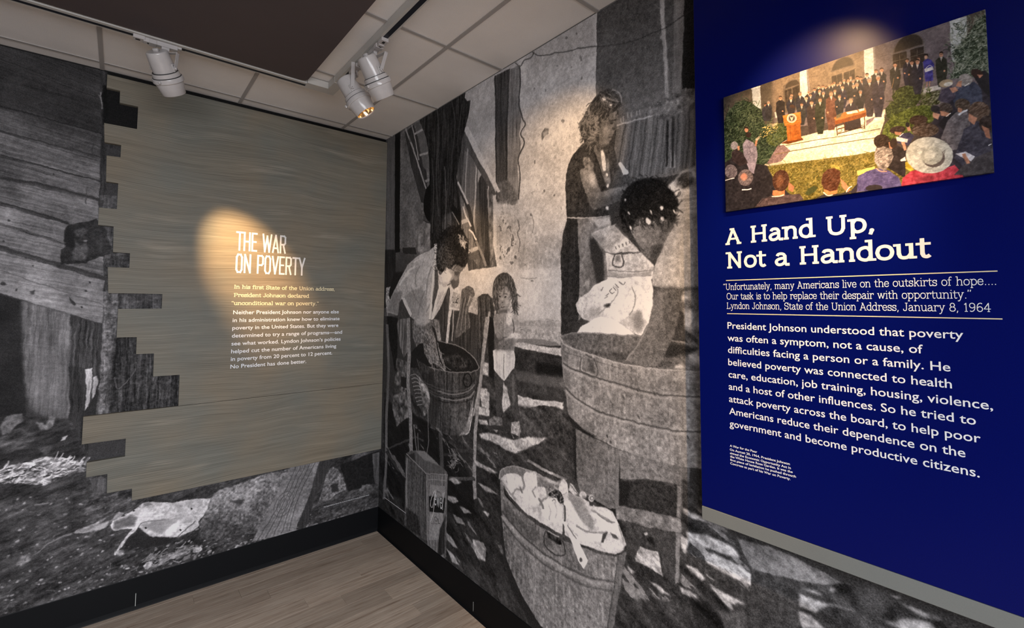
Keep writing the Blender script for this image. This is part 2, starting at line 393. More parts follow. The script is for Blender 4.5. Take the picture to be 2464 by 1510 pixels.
# slab-serif skeletons. Each glyph: advance ; strokes separated by '/', 'c' = curve, 's' = serif (x,y,half) , 'd' = dot
SLAB = {
 'a': '4.9;c .6,3.7 1.0,4.4 2.0,4.6 3.0,4.3 3.5,3.3/3.5,3.4 3.5,.7 3.9,0 4.7,0/c 3.5,2.7 2,2.6 .7,2.1 .2,1.2 .7,.2 1.7,0 2.8,.4 3.5,1.4',
 'c': '4.5;c 3.9,3.4 3.2,4.3 2.1,4.6 .8,4 .2,2.3 .8,.6 2.1,0 3.2,.3 4,1.2/3.9,3.1 3.9,4.6',
 'd': '5.2;c 3.9,3.2 3.1,4.4 2,4.6 .7,3.9 .2,2.3 .7,.7 2,0 3.1,.2 3.9,1.4/3.9,0 3.9,7/2.9,7 3.9,7/3.9,0 4.9,0',
 'e': '4.6;c .3,2.4 4,2.4/c 4,2.4 3.6,4 2.2,4.6 .8,4 .2,2.3 .8,.6 2.2,0 3.3,.3 4,1.1',
 'f': '3.2;c 3.2,6.6 2.4,7 1.5,6.6 1.2,5.6/1.2,5.7 1.2,0/s 1.2,0,1.1/.2,4.5 2.5,4.5',
 'h': '5.6;1,0 1,7/0,7 1,7/s 1,0,.95/c 1,3.2 1.8,4.3 2.8,4.6 3.9,4.2 4.3,3/4.3,3.2 4.3,0/s 4.3,0,.95',
 'i': '2.3;1.1,0 1.1,4.6/.2,4.6 1.1,4.6/s 1.1,0,1/d 1.0,6.5',
 'k': '5.2;1,0 1,7/0,7 1,7/s 1,0,.9/1,2 3.9,4.6/s 3.9,4.6,.8/2.2,3 4.1,0/s 4.2,0,.8',
 'l': '2.3;1.1,0 1.1,7/.2,7 1.1,7/s 1.1,0,1',
 'm': '8.4;1,0 1,4.6/0,4.6 1,4.6/s 1,0,.9/c 1,3.2 1.7,4.3 2.7,4.6 3.6,4.2 4,3/4,3.2 4,0/s 4,0,.85/c 4,3.2 4.7,4.3 5.7,4.6 6.6,4.2 7,3/7,3.2 7,0/s 7,0,.9',
 'n': '5.6;1,0 1,4.6/0,4.6 1,4.6/s 1,0,.95/c 1,3.2 1.8,4.3 2.8,4.6 3.9,4.2 4.3,3/4.3,3.2 4.3,0/s 4.3,0,.95',
 'o': '4.9;c .2,2.3 .8,4 2.3,4.6 3.8,4 4.4,2.3 3.8,.6 2.3,0 .8,.6 .2,2.3',
 'p': '5.3;1,-2.2 1,4.6/0,4.6 1,4.6/s 1,-2.2,1/c 1,3.2 1.8,4.4 2.9,4.6 4.2,3.9 4.7,2.3 4.2,.7 2.9,0 1.8,.2 1,1.4',
 'r': '4.2;1.1,0 1.1,4.6/.1,4.6 1.1,4.6/s 1.1,0,1.1/c 1.1,2.9 1.6,4 2.5,4.6 3.5,4.5/3.7,3.6 3.7,4.6',
 's': '4.1;c 3.4,3.6 2.8,4.4 1.8,4.6 .7,4.3 .4,3.4 1,2.7 2,2.4 3.1,2 3.6,1.2 3.1,.3 1.9,0 .8,.3 .3,1.1/3.45,3.3 3.45,4.6/.3,0 .3,1.3',
 't': '3.3;c 1.2,1.4 1.5,.3 2.3,0 3.1,.5/1.2,1.2 1.2,6/.1,4.5 2.8,4.5',
 'u': '5.5;.9,4.6 .9,1.6/0,4.6 .9,4.6/c .9,1.8 1.3,.4 2.3,0 3.4,.3 4.2,1.5/4.2,4.6 4.2,0/3.3,4.6 4.2,4.6/4.2,0 5.1,0',
 'v': '5.0;.6,4.6 2.3,0/2.3,0 4.1,4.6/s .6,4.6,.9/s 4.1,4.6,.9',
 'w': '7.4;.6,4.6 2,0/2,0 3.5,4.4/3.5,4.4 5,0/5,0 6.5,4.6/s .6,4.6,.8/s 3.5,4.6,.7/s 6.5,4.6,.8',
 'y': '5.0;.6,4.6 2.4,.1/c 4.1,4.6 2.4,.1 1.7,-1.6 .9,-2.2 .1,-2/s .6,4.6,.9/s 4.1,4.6,.9',
 'A': '6.9;.8,0 3.2,6.6/3.2,6.6 5.7,0/1.7,2.2 4.9,2.2/s .8,0,1/s 5.8,0,1/2.4,6.6 3.3,6.6',
 'H': '7.3;1.2,0 1.2,6.6/5.6,0 5.6,6.6/1.2,3.4 5.6,3.4/s 1.2,0,1.1/s 1.2,6.6,1.1/s 5.6,0,1.1/s 5.6,6.6,1.1',
 'U': '7.1;1.2,6.6 1.2,2/c 1.2,2.2 1.8,.6 3.4,0 5,.6 5.6,2.2/5.6,2 5.6,6.6/s 1.2,6.6,1.1/s 5.6,6.6,1.1',
 'N': '7.4;1.3,0 1.3,6.6/1.3,6.6 5.6,0/5.6,0 5.6,6.6/s 1.3,0,1.1/.2,6.6 1.3,6.6/s 5.6,6.6,1.1',
 'O': '6.9;c .3,3.3 .8,5.4 2.1,6.5 3.3,6.6 4.5,6.5 5.8,5.4 6.3,3.3 5.8,1.2 4.5,.1 3.3,0 2.1,.1 .8,1.2 .3,3.3',
 'L': '5.8;1.2,0 1.2,6.6/s 1.2,6.6,1.1/.1,0 5,0/5,0 5,1.7',
 'J': '4.7;c .3,1.6 .6,.3 1.7,0 2.8,.4 3.1,1.6/3.1,1.4 3.1,6.6/s 3.1,6.6,1.2',
 'S': '5.6;c 4.6,4.9 3.8,6.3 2.4,6.6 .9,6.1 .4,4.9 1,3.8 2.6,3.4 4.2,2.9 4.9,1.8 4.2,.4 2.6,0 1,.4 .4,1.7/4.7,4.7 4.7,6.6/.4,0 .4,1.9',
 'I': '3.0;1.4,0 1.4,6.6/s 1.4,0,1.2/s 1.4,6.6,1.2',
 'P': '6.0;1.2,0 1.2,6.6/s 1.2,0,1.2/.1,6.6 3.6,6.6/c 3.5,6.6 4.8,6.1 5.2,4.9 4.8,3.6 3.5,3.1/3.6,3.1 1.2,3.1',
 '8': '5.3;c 2.5,3.5 1.2,4 .8,5 1.4,6.2 2.5,6.6 3.6,6.2 4.2,5 3.8,4 2.5,3.5 .9,2.9 .3,1.8 1,.4 2.5,0 4,.4 4.7,1.8 4.1,2.9 2.5,3.5',
 '1': '4.2;.8,5.4 2.1,6.6/2.1,6.6 2.1,0/s 2.1,0,1.2',
 '9': '5.3;c 4.3,4.6 3.7,3.3 2.4,2.8 1,3.3 .4,4.7 1,6.1 2.4,6.6 3.8,6 4.4,4.3 4.1,1.8 3,.3 1.4,0 .7,.6',
 '6': '5.3;c .7,2 1.3,3.3 2.6,3.8 4,3.3 4.6,1.9 4,.5 2.6,0 1.2,.6 .6,2.3 .9,4.8 2,6.3 3.6,6.6 4.3,6',
 '4': '5.3;3.6,0 3.6,6.6/3.6,6.6 .3,2/.3,2 4.9,2/s 3.6,0,1',
 ',': '2.2;d 1,.1/1.1,.2 .5,-1.4', '.': '2.2;d 1,.1', ' ': '3.0;',
 '“': '3.6;d .8,5.7/.9,5.8 1.3,6.9/d 2.5,5.7/2.6,5.8 3,6.9', '”': '3.6;d .8,6.5/.9,6.4 .5,5.3/d 2.5,6.5/2.6,6.4 2.2,5.3',
}
# condensed poster capitals for the title of the wooden panel
POST = {
 'T': '3.0;1.5,0 1.5,6.6/.3,6.6 2.7,6.6', 'H': '3.3;.5,0 .5,6.6/2.7,0 2.7,6.6/.5,3.3 2.7,3.3', 'E': '2.8;.5,0 .5,6.6/.5,6.6 2.3,6.6/.5,3.4 2.0,3.4/.5,0 2.3,0',
 'W': '4.4;.3,6.6 1.15,0/1.15,0 2.1,6.0/2.1,6.0 3.05,0/3.05,0 3.9,6.6', 'A': '3.2;.3,0 1.5,6.6/1.5,6.6 2.7,0/.7,1.6 2.3,1.6',
 'R': '3.2;.5,0 .5,6.6/.5,6.6 2.1,6.6/2.1,6.6 2.6,6.1/2.6,6.1 2.6,3.8/2.6,3.8 2.1,3.2/2.1,3.2 .5,3.2/1.7,3.2 2.6,0',
 'O': '3.3;.5,1 .5,5.6/.5,5.6 1,6.6/1,6.6 2.1,6.6/2.1,6.6 2.6,5.6/2.6,5.6 2.6,1/2.6,1 2.1,0/2.1,0 1,0/1,0 .5,1',
 'N': '3.4;.5,0 .5,6.6/.5,6.6 2.7,0/2.7,0 2.7,6.6', 'P': '3.1;.5,0 .5,6.6/.5,6.6 2.1,6.6/2.1,6.6 2.6,6.1/2.6,6.1 2.6,3.6/2.6,3.6 2.1,3/2.1,3 .5,3',
 'V': '3.1;.3,6.6 1.5,0/1.5,0 2.7,6.6', 'Y': '3.1;.3,6.6 1.5,2.8/1.5,2.8 2.7,6.6/1.5,2.8 1.5,0', ' ': '2.0;',
}
SID = []
def stroke_mesh(s, table, t, ts, track=0.0, square=False):
    vs, fs = [], []; SID.clear()
    def ribbon(pts, w, cap=0.0):
        pts = [np.array(p, float) for p in pts]; n = len(pts); b = len(vs)
        if cap:
            d = pts[1] - pts[0]; pts[0] = pts[0] - d / (np.linalg.norm(d) + 1e-9) * cap
            d = pts[-1] - pts[-2]; pts[-1] = pts[-1] + d / (np.linalg.norm(d) + 1e-9) * cap
        for i, p in enumerate(pts):
            a = pts[max(i - 1, 0)]; c = pts[min(i + 1, n - 1)]
            if np.allclose(pts[0], pts[-1]) and i in (0, n - 1): a, c = pts[-2], pts[1]
            d = c - a; d = d / (np.linalg.norm(d) + 1e-9); q = np.array([-d[1], d[0]]) * w / 2
            vs.append(p + q); vs.append(p - q)
        for i in range(n - 1): fs.append((b + 2 * i, b + 2 * i + 1, b + 2 * i + 3, b + 2 * i + 2))
    X = 0.0
    for ch in s:
        adv, body = table[ch].split(';'); si = -1
        for st in filter(None, body.split('/')):
            k = st[0] if st[0] in 'csd' else ''
            pp = [tuple(map(float, q.split(','))) for q in st[len(k):].split()]; nv = len(vs); si = si + 1
            if k == 's':
                x, y, h = pp[0]; ribbon([(X + x - h, y), (X + x + h, y)], ts)
            elif k == 'd':
                x, y = pp[0]; b = len(vs); r = t * 0.62
                for a in range(12): vs.append(np.array([X + x + r * math.cos(a * math.pi / 6), y + r * math.sin(a * math.pi / 6)]))
                fs.append(tuple(range(b, b + 12)))
            elif k == 'c' and len(pp) > 2: ribbon([(X + q[0], q[1]) for q in crom(pp, n=4)], t)
            else:
                horiz = abs(pp[0][1] - pp[1][1]) < 0.01
                wd = ts if horiz else t
                vert = abs(pp[0][0] - pp[1][0]) < 0.01
                ribbon([(X + q[0], q[1]) for q in pp], wd, (ts / 2 if (vert or square) else (t / 2 if horiz else 0)))
            SID.extend([0.00004 * si] * (len(vs) - nv))
        X += float(adv) + track
    return np.array(vs) + [0, ts / 2], fs
LET = []
def lettering(name, side, off, lines, material, root, font='sans', bold=0.0, d=0.0006, tt=(0.8, 0.7), label=None, track=0.0):
    for ln_ in lines: letter_line(name, side, off, [ln_], material, root, font, bold, d, tt, label, track)
def letter_line(name, side, off, lines, material, root, font='sans', bold=0.0, d=0.0006, tt=(0.8, 0.7), label=None, track=0.0):
    """lines: (text, (x,y) baseline left px, (x,y) baseline right px, cap height m)"""
    put, inv = frame(side, off)
    V, Fc, bots = [], [], []
    for s, a, b, cap in lines:
        pa, pb = inv(*a), inv(*b)
        z = (pa[1] + pb[1]) / 2
        if font == 'sans': vs, fs = sans_mesh(s, bold); ch = 0.70
        else: vs, fs = stroke_mesh(s, POST if font == 'post' else SLAB, *tt, track, font == 'post'); ch = 6.6 + tt[1]
        x0, x1 = vs[:, 0].min(), vs[:, 0].max()
        k = (pb[0] - pa[0]) / (x1 - x0)
        b0 = len(V)
        for i, q in enumerate(vs): V.append(put(pa[0] + (q[0] - x0) * k, z + q[1] * cap / ch, d + (SID[i] if font != 'sans' else 0)))
        Fc += [tuple(b0 + i for i in f) for f in fs]
    me = bpy.data.meshes.new(name); me.from_pydata(V, [], Fc); me.update()
    o = link(name, me, material)
    # orient all faces outward
    bm = bmesh.new(); bm.from_mesh(me); n_out = Vector((0, -1, 0)) if side == 'L' else Vector((-1, 0, 0))
    for f in bm.faces:
        f.normal_update()
        if f.normal.dot(n_out) < 0: f.normal_flip()
    bm.to_mesh(me); bm.free()
    if root: keep(o, root)
    if label: o['label'] = label
    o['kind'] = 'stuff'
    return o

lettering('title_lettering', 'L', WP, [
 ('THE WAR', (566.8, 603), (688.2, 609.5), 0.112), ('ON POVERTY', (565.4, 656), (734.2, 662.8), 0.112)], M_LT, wp, 'post', tt=(0.74, 0.66), label='pale condensed capitals reading THE WAR ON POVERTY')
lettering('quote_lettering', 'L', WP, [
 ('In his first State of the Union address,', (563.3, 694.7), (805.4, 699), 0.0225), ('President Johnson declared', (562, 714.3), (744.2, 715.8), 0.0225),
 ('“unconditional war on poverty.”', (556.7, 733.6), (766.7, 734.2), 0.0225)], M_LC, wp, 'slab', tt=(1.10, 0.82), track=0.25, label='cream slab-serif lines of the opening quote')
lettering('body_lettering', 'L', WP, [
 ('Neither President Johnson nor anyone else', (560.8, 756), (815.2, 753), 0.0222), ('in his administration knew how to eliminate', (559.6, 774.4), (817, 769.7), 0.0222),
 ('poverty in the United States. But they were', (558.9, 792.6), (814, 786), 0.0222), ('determined to try a range of programs—and', (557.6, 811.9), (823, 802), 0.0222),
 ('see what worked. Lyndon Johnson’s policies', (556.7, 830.7), (819.4, 818.7), 0.0222), ('helped cut the number of Americans living', (556, 849), (809, 836), 0.0222),
 ('in poverty from 20 percent to 12 percent.', (555.2, 867.7), (799.3, 852.3), 0.0222), ('No President has done better.', (554.2, 886), (736.8, 873), 0.0222)],
 M_LW, wp, 'sans', bold=0.012, label='white sans-serif body text')
lettering('title_lettering', 'R', TB, [
 ('A Hand Up,', (1745.8, 589.6), (2104, 556.5), 0.0485), ('Not a Handout', (1747, 646), (2242, 619.5), 0.0485)], M_LT, bp, 'slab', tt=(1.18, 0.88), label='large pale slab-serif title', track=0.4)
lettering('quote_lettering', 'R', TB, [
 ('“Unfortunately, many Americans live on the outskirts of hope....', (1740.8, 697), (2397, 685.5), 0.0185),
 ('Our task is to help replace their despair with opportunity.”', (1748.8, 719.8), (2337.5, 718), 0.0185),
 ('Lyndon Johnson, State of the Union Address, January 8, 1964', (1748.8, 743), (2384.7, 749.5), 0.0185)], M_LW, bp, 'slab', tt=(0.66, 0.50), label='thin white slab-serif quotation', track=0.2)
lettering('body_lettering', 'R', TB, [
 ('President Johnson understood that poverty', (1750.8, 790.2), (2318.5, 815), 0.0195), ('was often a symptom, not a cause, of', (1750.8, 819.9), (2221, 849.5), 0.0195),
 ('difficulties facing a person or a family. He', (1752, 849.3), (2287.3, 892), 0.0195), ('believed poverty was connected to health', (1752.6, 878.3), (2290.8, 933), 0.0195),
 ('care, education, job training, housing, violence,', (1753.3, 908.5), (2389.7, 984), 0.0195), ('and a host of other influences. So he tried to', (1753.8, 937.4), (2348.7, 1020.4), 0.0195),
 ('attack poverty across the board, to help poor', (1754.6, 966.8), (2360.3, 1064), 0.0195), ('Americans reduce their dependence on the', (1755, 996.5), (2323.5, 1098.5), 0.0195),
 ('government and become productive citizens.', (1755.9, 1027), (2357.7, 1146), 0.0195)], M_LW, bp, 'sans', bold=0.008, label='white sans-serif body text')
lettering('caption_lettering', 'R', TB, [
 ('A War for the Poor', (1756.4, 1074.4), (1822.2, 1088.7), 0.0062), ('On August 20, 1964, President Johnson', (1756.4, 1083.6), (1900.8, 1117.6), 0.0062),
 ('signed the Economic Opportunity Act in', (1756.8, 1092.2), (1903.3, 1127.3), 0.0062), ('the White House Rose Garden. It was the', (1757, 1100.1), (1907.5, 1137), 0.0062),
 ('first piece of legislation he pushed through', (1757.2, 1108.5), (1915.6, 1147.7), 0.0062), ('Congress as part of his War on Poverty.', (1757.5, 1116.7), (1902.3, 1153.7), 0.0062)],
 M_LW, bp, 'sans', bold=0.018, label='tiny white bold caption')
for z, (xa, xb) in ((1.6274, (1747.7, 2402.8)), (1.5297, (1748.7, 2408.6))):
    ya = hit(xa, 700, 0, -TB)[1]; yb_ = hit(xb, 700, 0, -TB)[1]
    keep(box('rule_line', (-TB - 0.0007, yb_, z - 0.0011), (-TB + 0.0002, ya, z + 0.0011), M_LC), bp)

# ------------------------------------------------------------------ printed murals: a small painter for flat photographic prints
def lin(c): c = np.asarray(c, np.float32) / 255.0; return np.where(c <= 0.04045, c / 12.92, ((np.maximum(c, 0) + 0.055) / 1.055) ** 2.4)
def srgb(x): x = np.clip(x, 0, 1); return np.where(x <= 0.0031308, x * 12.92, 1.055 * np.power(np.maximum(x, 1e-8), 1 / 2.4) - 0.055)
def P(s): return [tuple(map(float, q.split(','))) for q in s.split()]
class Canvas:
    def __init__(s, side, off, u0, u1, z0, z1, mm, ch=1, seed=1):
        s.inv = frame(side, off)[1]; s.u0, s.z1, s.k = u0, z1, 1000.0 / mm
        s.W, s.H = int((u1 - u0) * s.k), int((z1 - z0) * s.k); s.ch = ch
        s.a = np.zeros((s.H, s.W, ch), np.float32); s.rg = np.random.RandomState(seed); s.f = {}
    def xy(s, p): q = s.inv(*p); return (q[0] - s.u0) * s.k, (s.z1 - q[1]) * s.k
    def field(s, name, sx, sy, octv=3, rot=0.0, rough=0.55):
        H, W = s.H, s.W; out = np.zeros((H, W), np.float32); am = 1.0
        Y, X = np.mgrid[0:H, 0:W].astype(np.float32)
        c, sn = math.cos(rot), math.sin(rot)
        A = X * c + Y * sn; B = Y * c - X * sn; del X, Y
        A -= A.min(); B -= B.min()
        for o in range(octv):
            a = A / sx; b = B / sy; ia = a.astype(np.int32); ib = b.astype(np.int32); fa = a - ia; fb = b - ib
            fa = fa * fa * (3 - 2 * fa); fb = fb * fb * (3 - 2 * fb)
            g = s.rg.rand(ib.max() + 2, ia.max() + 2).astype(np.float32) - 0.5
            out += am * ((g[ib, ia] * (1 - fa) + g[ib, ia + 1] * fa) * (1 - fb) + (g[ib + 1, ia] * (1 - fa) + g[ib + 1, ia + 1] * fa) * fb)
            am *= rough; sx = max(sx / 2, 1.01); sy = max(sy / 2, 1.01)
        s.f[name] = out / out.std()
    def mask(s, pts, soft=0.0):
        q = np.array(pts); pad = int(soft * 3 + 3)
        x0 = max(int(q[:, 0].min()) - pad, 0); x1 = min(int(q[:, 0].max()) + pad + 1, s.W)
        y0 = max(int(q[:, 1].min()) - pad, 0); y1 = min(int(q[:, 1].max()) + pad + 1, s.H)
        if x1 <= x0 or y1 <= y0: return None
        w, h = (x1 - x0) * 2, (y1 - y0) * 2; T = np.zeros((h, w + 1), np.int32)
        n = len(pts)
        for i in range(n):
            ax, ay = (q[i][0] - x0) * 2, (q[i][1] - y0) * 2; bx, by = (q[(i + 1) % n][0] - x0) * 2, (q[(i + 1) % n][1] - y0) * 2
            if ay > by: ax, ay, bx, by = bx, by, ax, ay
            r0 = max(int(math.ceil(ay - 0.5)), 0); r1 = min(int(math.ceil(by - 0.5)), h)
            if r1 <= r0: continue
            rr = np.arange(r0, r1); xx = ax + (rr + 0.5 - ay) * (bx - ax) / (by - ay)
            np.add.at(T, (rr, np.clip(np.ceil(xx - 0.5), 0, w).astype(int)), 1)
        m = (np.cumsum(T, 1)[:, :w] & 1).astype(np.float32)
        m = m.reshape(h // 2, 2, w // 2, 2).mean((1, 3))
        if soft > 0.4:
            r = max(int(round(soft * 0.9)), 1)
            for _ in range(2):
                for ax_ in (0, 1):
                    c = np.cumsum(np.pad(m, [(r + 1, r) if k == ax_ else (0, 0) for k in (0, 1)], mode='edge'), axis=ax_)
                    m = (c[2 * r + 1:] - c[:-2 * r - 1] if ax_ == 0 else c[:, 2 * r + 1:] - c[:, :-2 * r - 1]) / (2 * r + 1)
        return m, slice(y0, y1), slice(x0, x1)
    def paint(s, v, cp, soft=0, tex='', grad=None, thr=None, al=1.0):
        r = s.mask(cp, soft)
        if r is None: return
        m, ys, xs = r
        v = np.atleast_1d(np.asarray(v, np.float32)) * np.ones(s.ch, np.float32)
        val = np.ones(m.shape + (s.ch,), np.float32) * v
        if grad is not None:                       # (x,y,v) ... two points in photo px
            (ax, ay), (bx, by) = s.xy(grad[0][:2]), s.xy(grad[1][:2])
            Y, X = np.mgrid[ys, xs].astype(np.float32)
            t = ((X - ax) * (bx - ax) + (Y - ay) * (by - ay)) / ((bx - ax) ** 2 + (by - ay) ** 2 + 1e-6)
            t = np.clip(t, 0, 1)[..., None]; val = val * (1 - t) + t * np.float32(grad[2]) * np.ones(s.ch, np.float32)
        for kv in filter(None, tex.split(' ')):
            k, am = kv.split(':'); val = val + s.f[k][ys, xs][..., None] * float(am)
        if thr: m = m * np.clip((s.f[thr[0]][ys, xs] - thr[1]) * 3 + 0.5, 0, 1)
        m = (m * al)[..., None]
        s.a[ys, xs] = s.a[ys, xs] * (1 - m) + val * m
    def p(s, v, pts, soft=0, tex='', grad=None, thr=None, c=0, al=1.0):
        q = P(pts) if isinstance(pts, str) else pts
        if c: q = crom(q, True, 5)
        s.paint(v, [s.xy(a) for a in q], soft, tex, grad, thr, al)
    def ln(s, v, pts, w=2.0, soft=0.5, c=0, al=1.0, tex='', taper=0):
        q = P(pts) if isinstance(pts, str) else pts
        if c: q = crom(q, False, 5)
        q = [np.array(a, float) for a in q]; L, R = [], []; n = len(q)
        for i, a in enumerate(q):
            d = q[min(i + 1, n - 1)] - q[max(i - 1, 0)]; d = d / (np.linalg.norm(d) + 1e-9); o = np.array([-d[1], d[0]]) * w / 2 * (1 - taper * i / (n - 1))
            L.append(a + o); R.append(a - o)
        s.paint(v, [s.xy(a) for a in L + R[::-1]], soft, tex, None, None, al)
    def e(s, v, cx, cy, rx, ry, rot=0, soft=0.5, tex='', al=1.0, thr=None):
        c, sn = math.cos(math.radians(rot)), math.sin(math.radians(rot))
        q = [(cx + rx * math.cos(t) * c - ry * math.sin(t) * sn, cy + rx * math.cos(t) * sn + ry * math.sin(t) * c) for t in np.linspace(0, 2 * math.pi, 28)[:-1]]
        s.paint(v, [s.xy(a) for a in q], soft, tex, None, thr, al)
    def curls(s, pts, vs, n, r=4, w=1.3, seed=1, flow=None, al=.8):
        q = P(pts); rg = np.random.RandomState(seed); xs = [a[0] for a in q]; ys = [a[1] for a in q]; k = 0
        while k < n:
            x, y = rg.uniform(min(xs), max(xs)), rg.uniform(min(ys), max(ys)); ins = False
            for i in range(len(q)):
                (ax, ay), (bx, by) = q[i - 1], q[i]
                if (ay > y) != (by > y) and x < ax + (y - ay) * (bx - ax) / (by - ay): ins = not ins
            k += 1
            if not ins: continue
            a0 = rg.uniform(0, 6.28) if flow is None else math.radians(flow) + rg.normal(0, .35); rr = r * rg.uniform(.6, 1.5); b = rg.uniform(-1.4, 1.4) if flow is None else rg.uniform(-.5, .5)
            p = [(x, y)]
            for j in range(4): p.append((p[-1][0] + rr / 2 * math.cos(a0), p[-1][1] + rr / 2 * math.sin(a0))); a0 += b / 2
            s.ln(vs[rg.randint(len(vs))], p, w, .6, al=al)
    def ring(s, v, cx, cy, rx, ry, rot=0, w=2, soft=0.5):
        c, sn = math.cos(math.radians(rot)), math.sin(math.radians(rot))
        s.ln(v, [(cx + rx * math.cos(t) * c - ry * math.sin(t) * sn, cy + rx * math.cos(t) * sn + ry * math.sin(t) * c) for t in np.linspace(0, 2 * math.pi, 33)], w, soft)
    def organic(s, amp1, amp2, mod, boost=0.0):
        # hand-cut edges become irregular, tones get photographic mottling
        H, W = s.H, s.W
        s.field('w1', 26, 26, 2); s.field('w2', 26, 26, 2); s.field('w3', 7, 7, 2); s.field('w4', 7, 7, 2)
        Y, X = np.mgrid[0:H, 0:W].astype(np.float32)
        X += s.f['w1'] * amp1 + s.f['w3'] * amp2; Y += s.f['w2'] * amp1 + s.f['w4'] * amp2
        X = np.clip(X, 0, W - 2); Y = np.clip(Y, 0, H - 2); ix = X.astype(np.int32); iy = Y.astype(np.int32); fx = (X - ix)[..., None]; fy = (Y - iy)[..., None]
        a = s.a; s.a = (a[iy, ix] * (1 - fx) + a[iy, ix + 1] * fx) * (1 - fy) + (a[iy + 1, ix] * (1 - fx) + a[iy + 1, ix + 1] * fx) * fy
        g = sum(s.f[k] * v for k, v in mod); s.a *= (1 + g)[..., None]
        s.a += np.clip(s.a - 145, 0, None) * boost
    def image(s, name, K, tint=(1, 1, 1), grain=0.0):
        if grain:
            g = s.rg.normal(0, 1, (s.H, s.W)).astype(np.float32); g = (g + np.roll(g, 1, 0) + np.roll(g, 1, 1) + np.roll(g, (1, 1), (0, 1))) / 2
            s.a = s.a + (g * grain)[..., None]
        a = lin(np.clip(s.a, 6, 255)) * K
        if s.ch == 1: a = np.repeat(a, 3, 2)
        a = srgb(np.minimum(a * np.array(tint, np.float32), 0.88))
        out = np.ones((s.H, s.W, 4), np.float32); out[..., :3] = a[::-1]
        im = bpy.data.images.new(name, s.W, s.H); im.pixels.foreach_set(out.ravel()); im.update(); im.pack()
        return im
def print_mat(name, im, rough=0.6, spec=0.1):
    m = mat(name, rough=rough, spec=spec); t = NT(m)
    tx = t.n('ShaderNodeTexImage'); tx.image = im; tx.extension = 'EXTEND'
    uv = t.n('ShaderNodeTexCoord'); t.l(uv.outputs['UV'], tx.inputs['Vector']); t.base(tx.outputs['Color'])
    f = t.noise(t.coords(), 500, 2); t.bump(f, 0.05, 0.0002)
    return m
def sheet(name, a, b, side, u0, u1, z0, z1, m):
    bm = bmesh.new(); add_box(bm, a, b); uvl = bm.loops.layers.uv.new('uv')
    for f in bm.faces:
        for lp in f.loops:
            c = lp.vert.co; u = c.x if side == 'L' else -c.y
            lp[uvl].uv = ((u - u0) / (u1 - u0), (c.z - z0) / (z1 - z0))
    return bm_obj(name, bm, m)

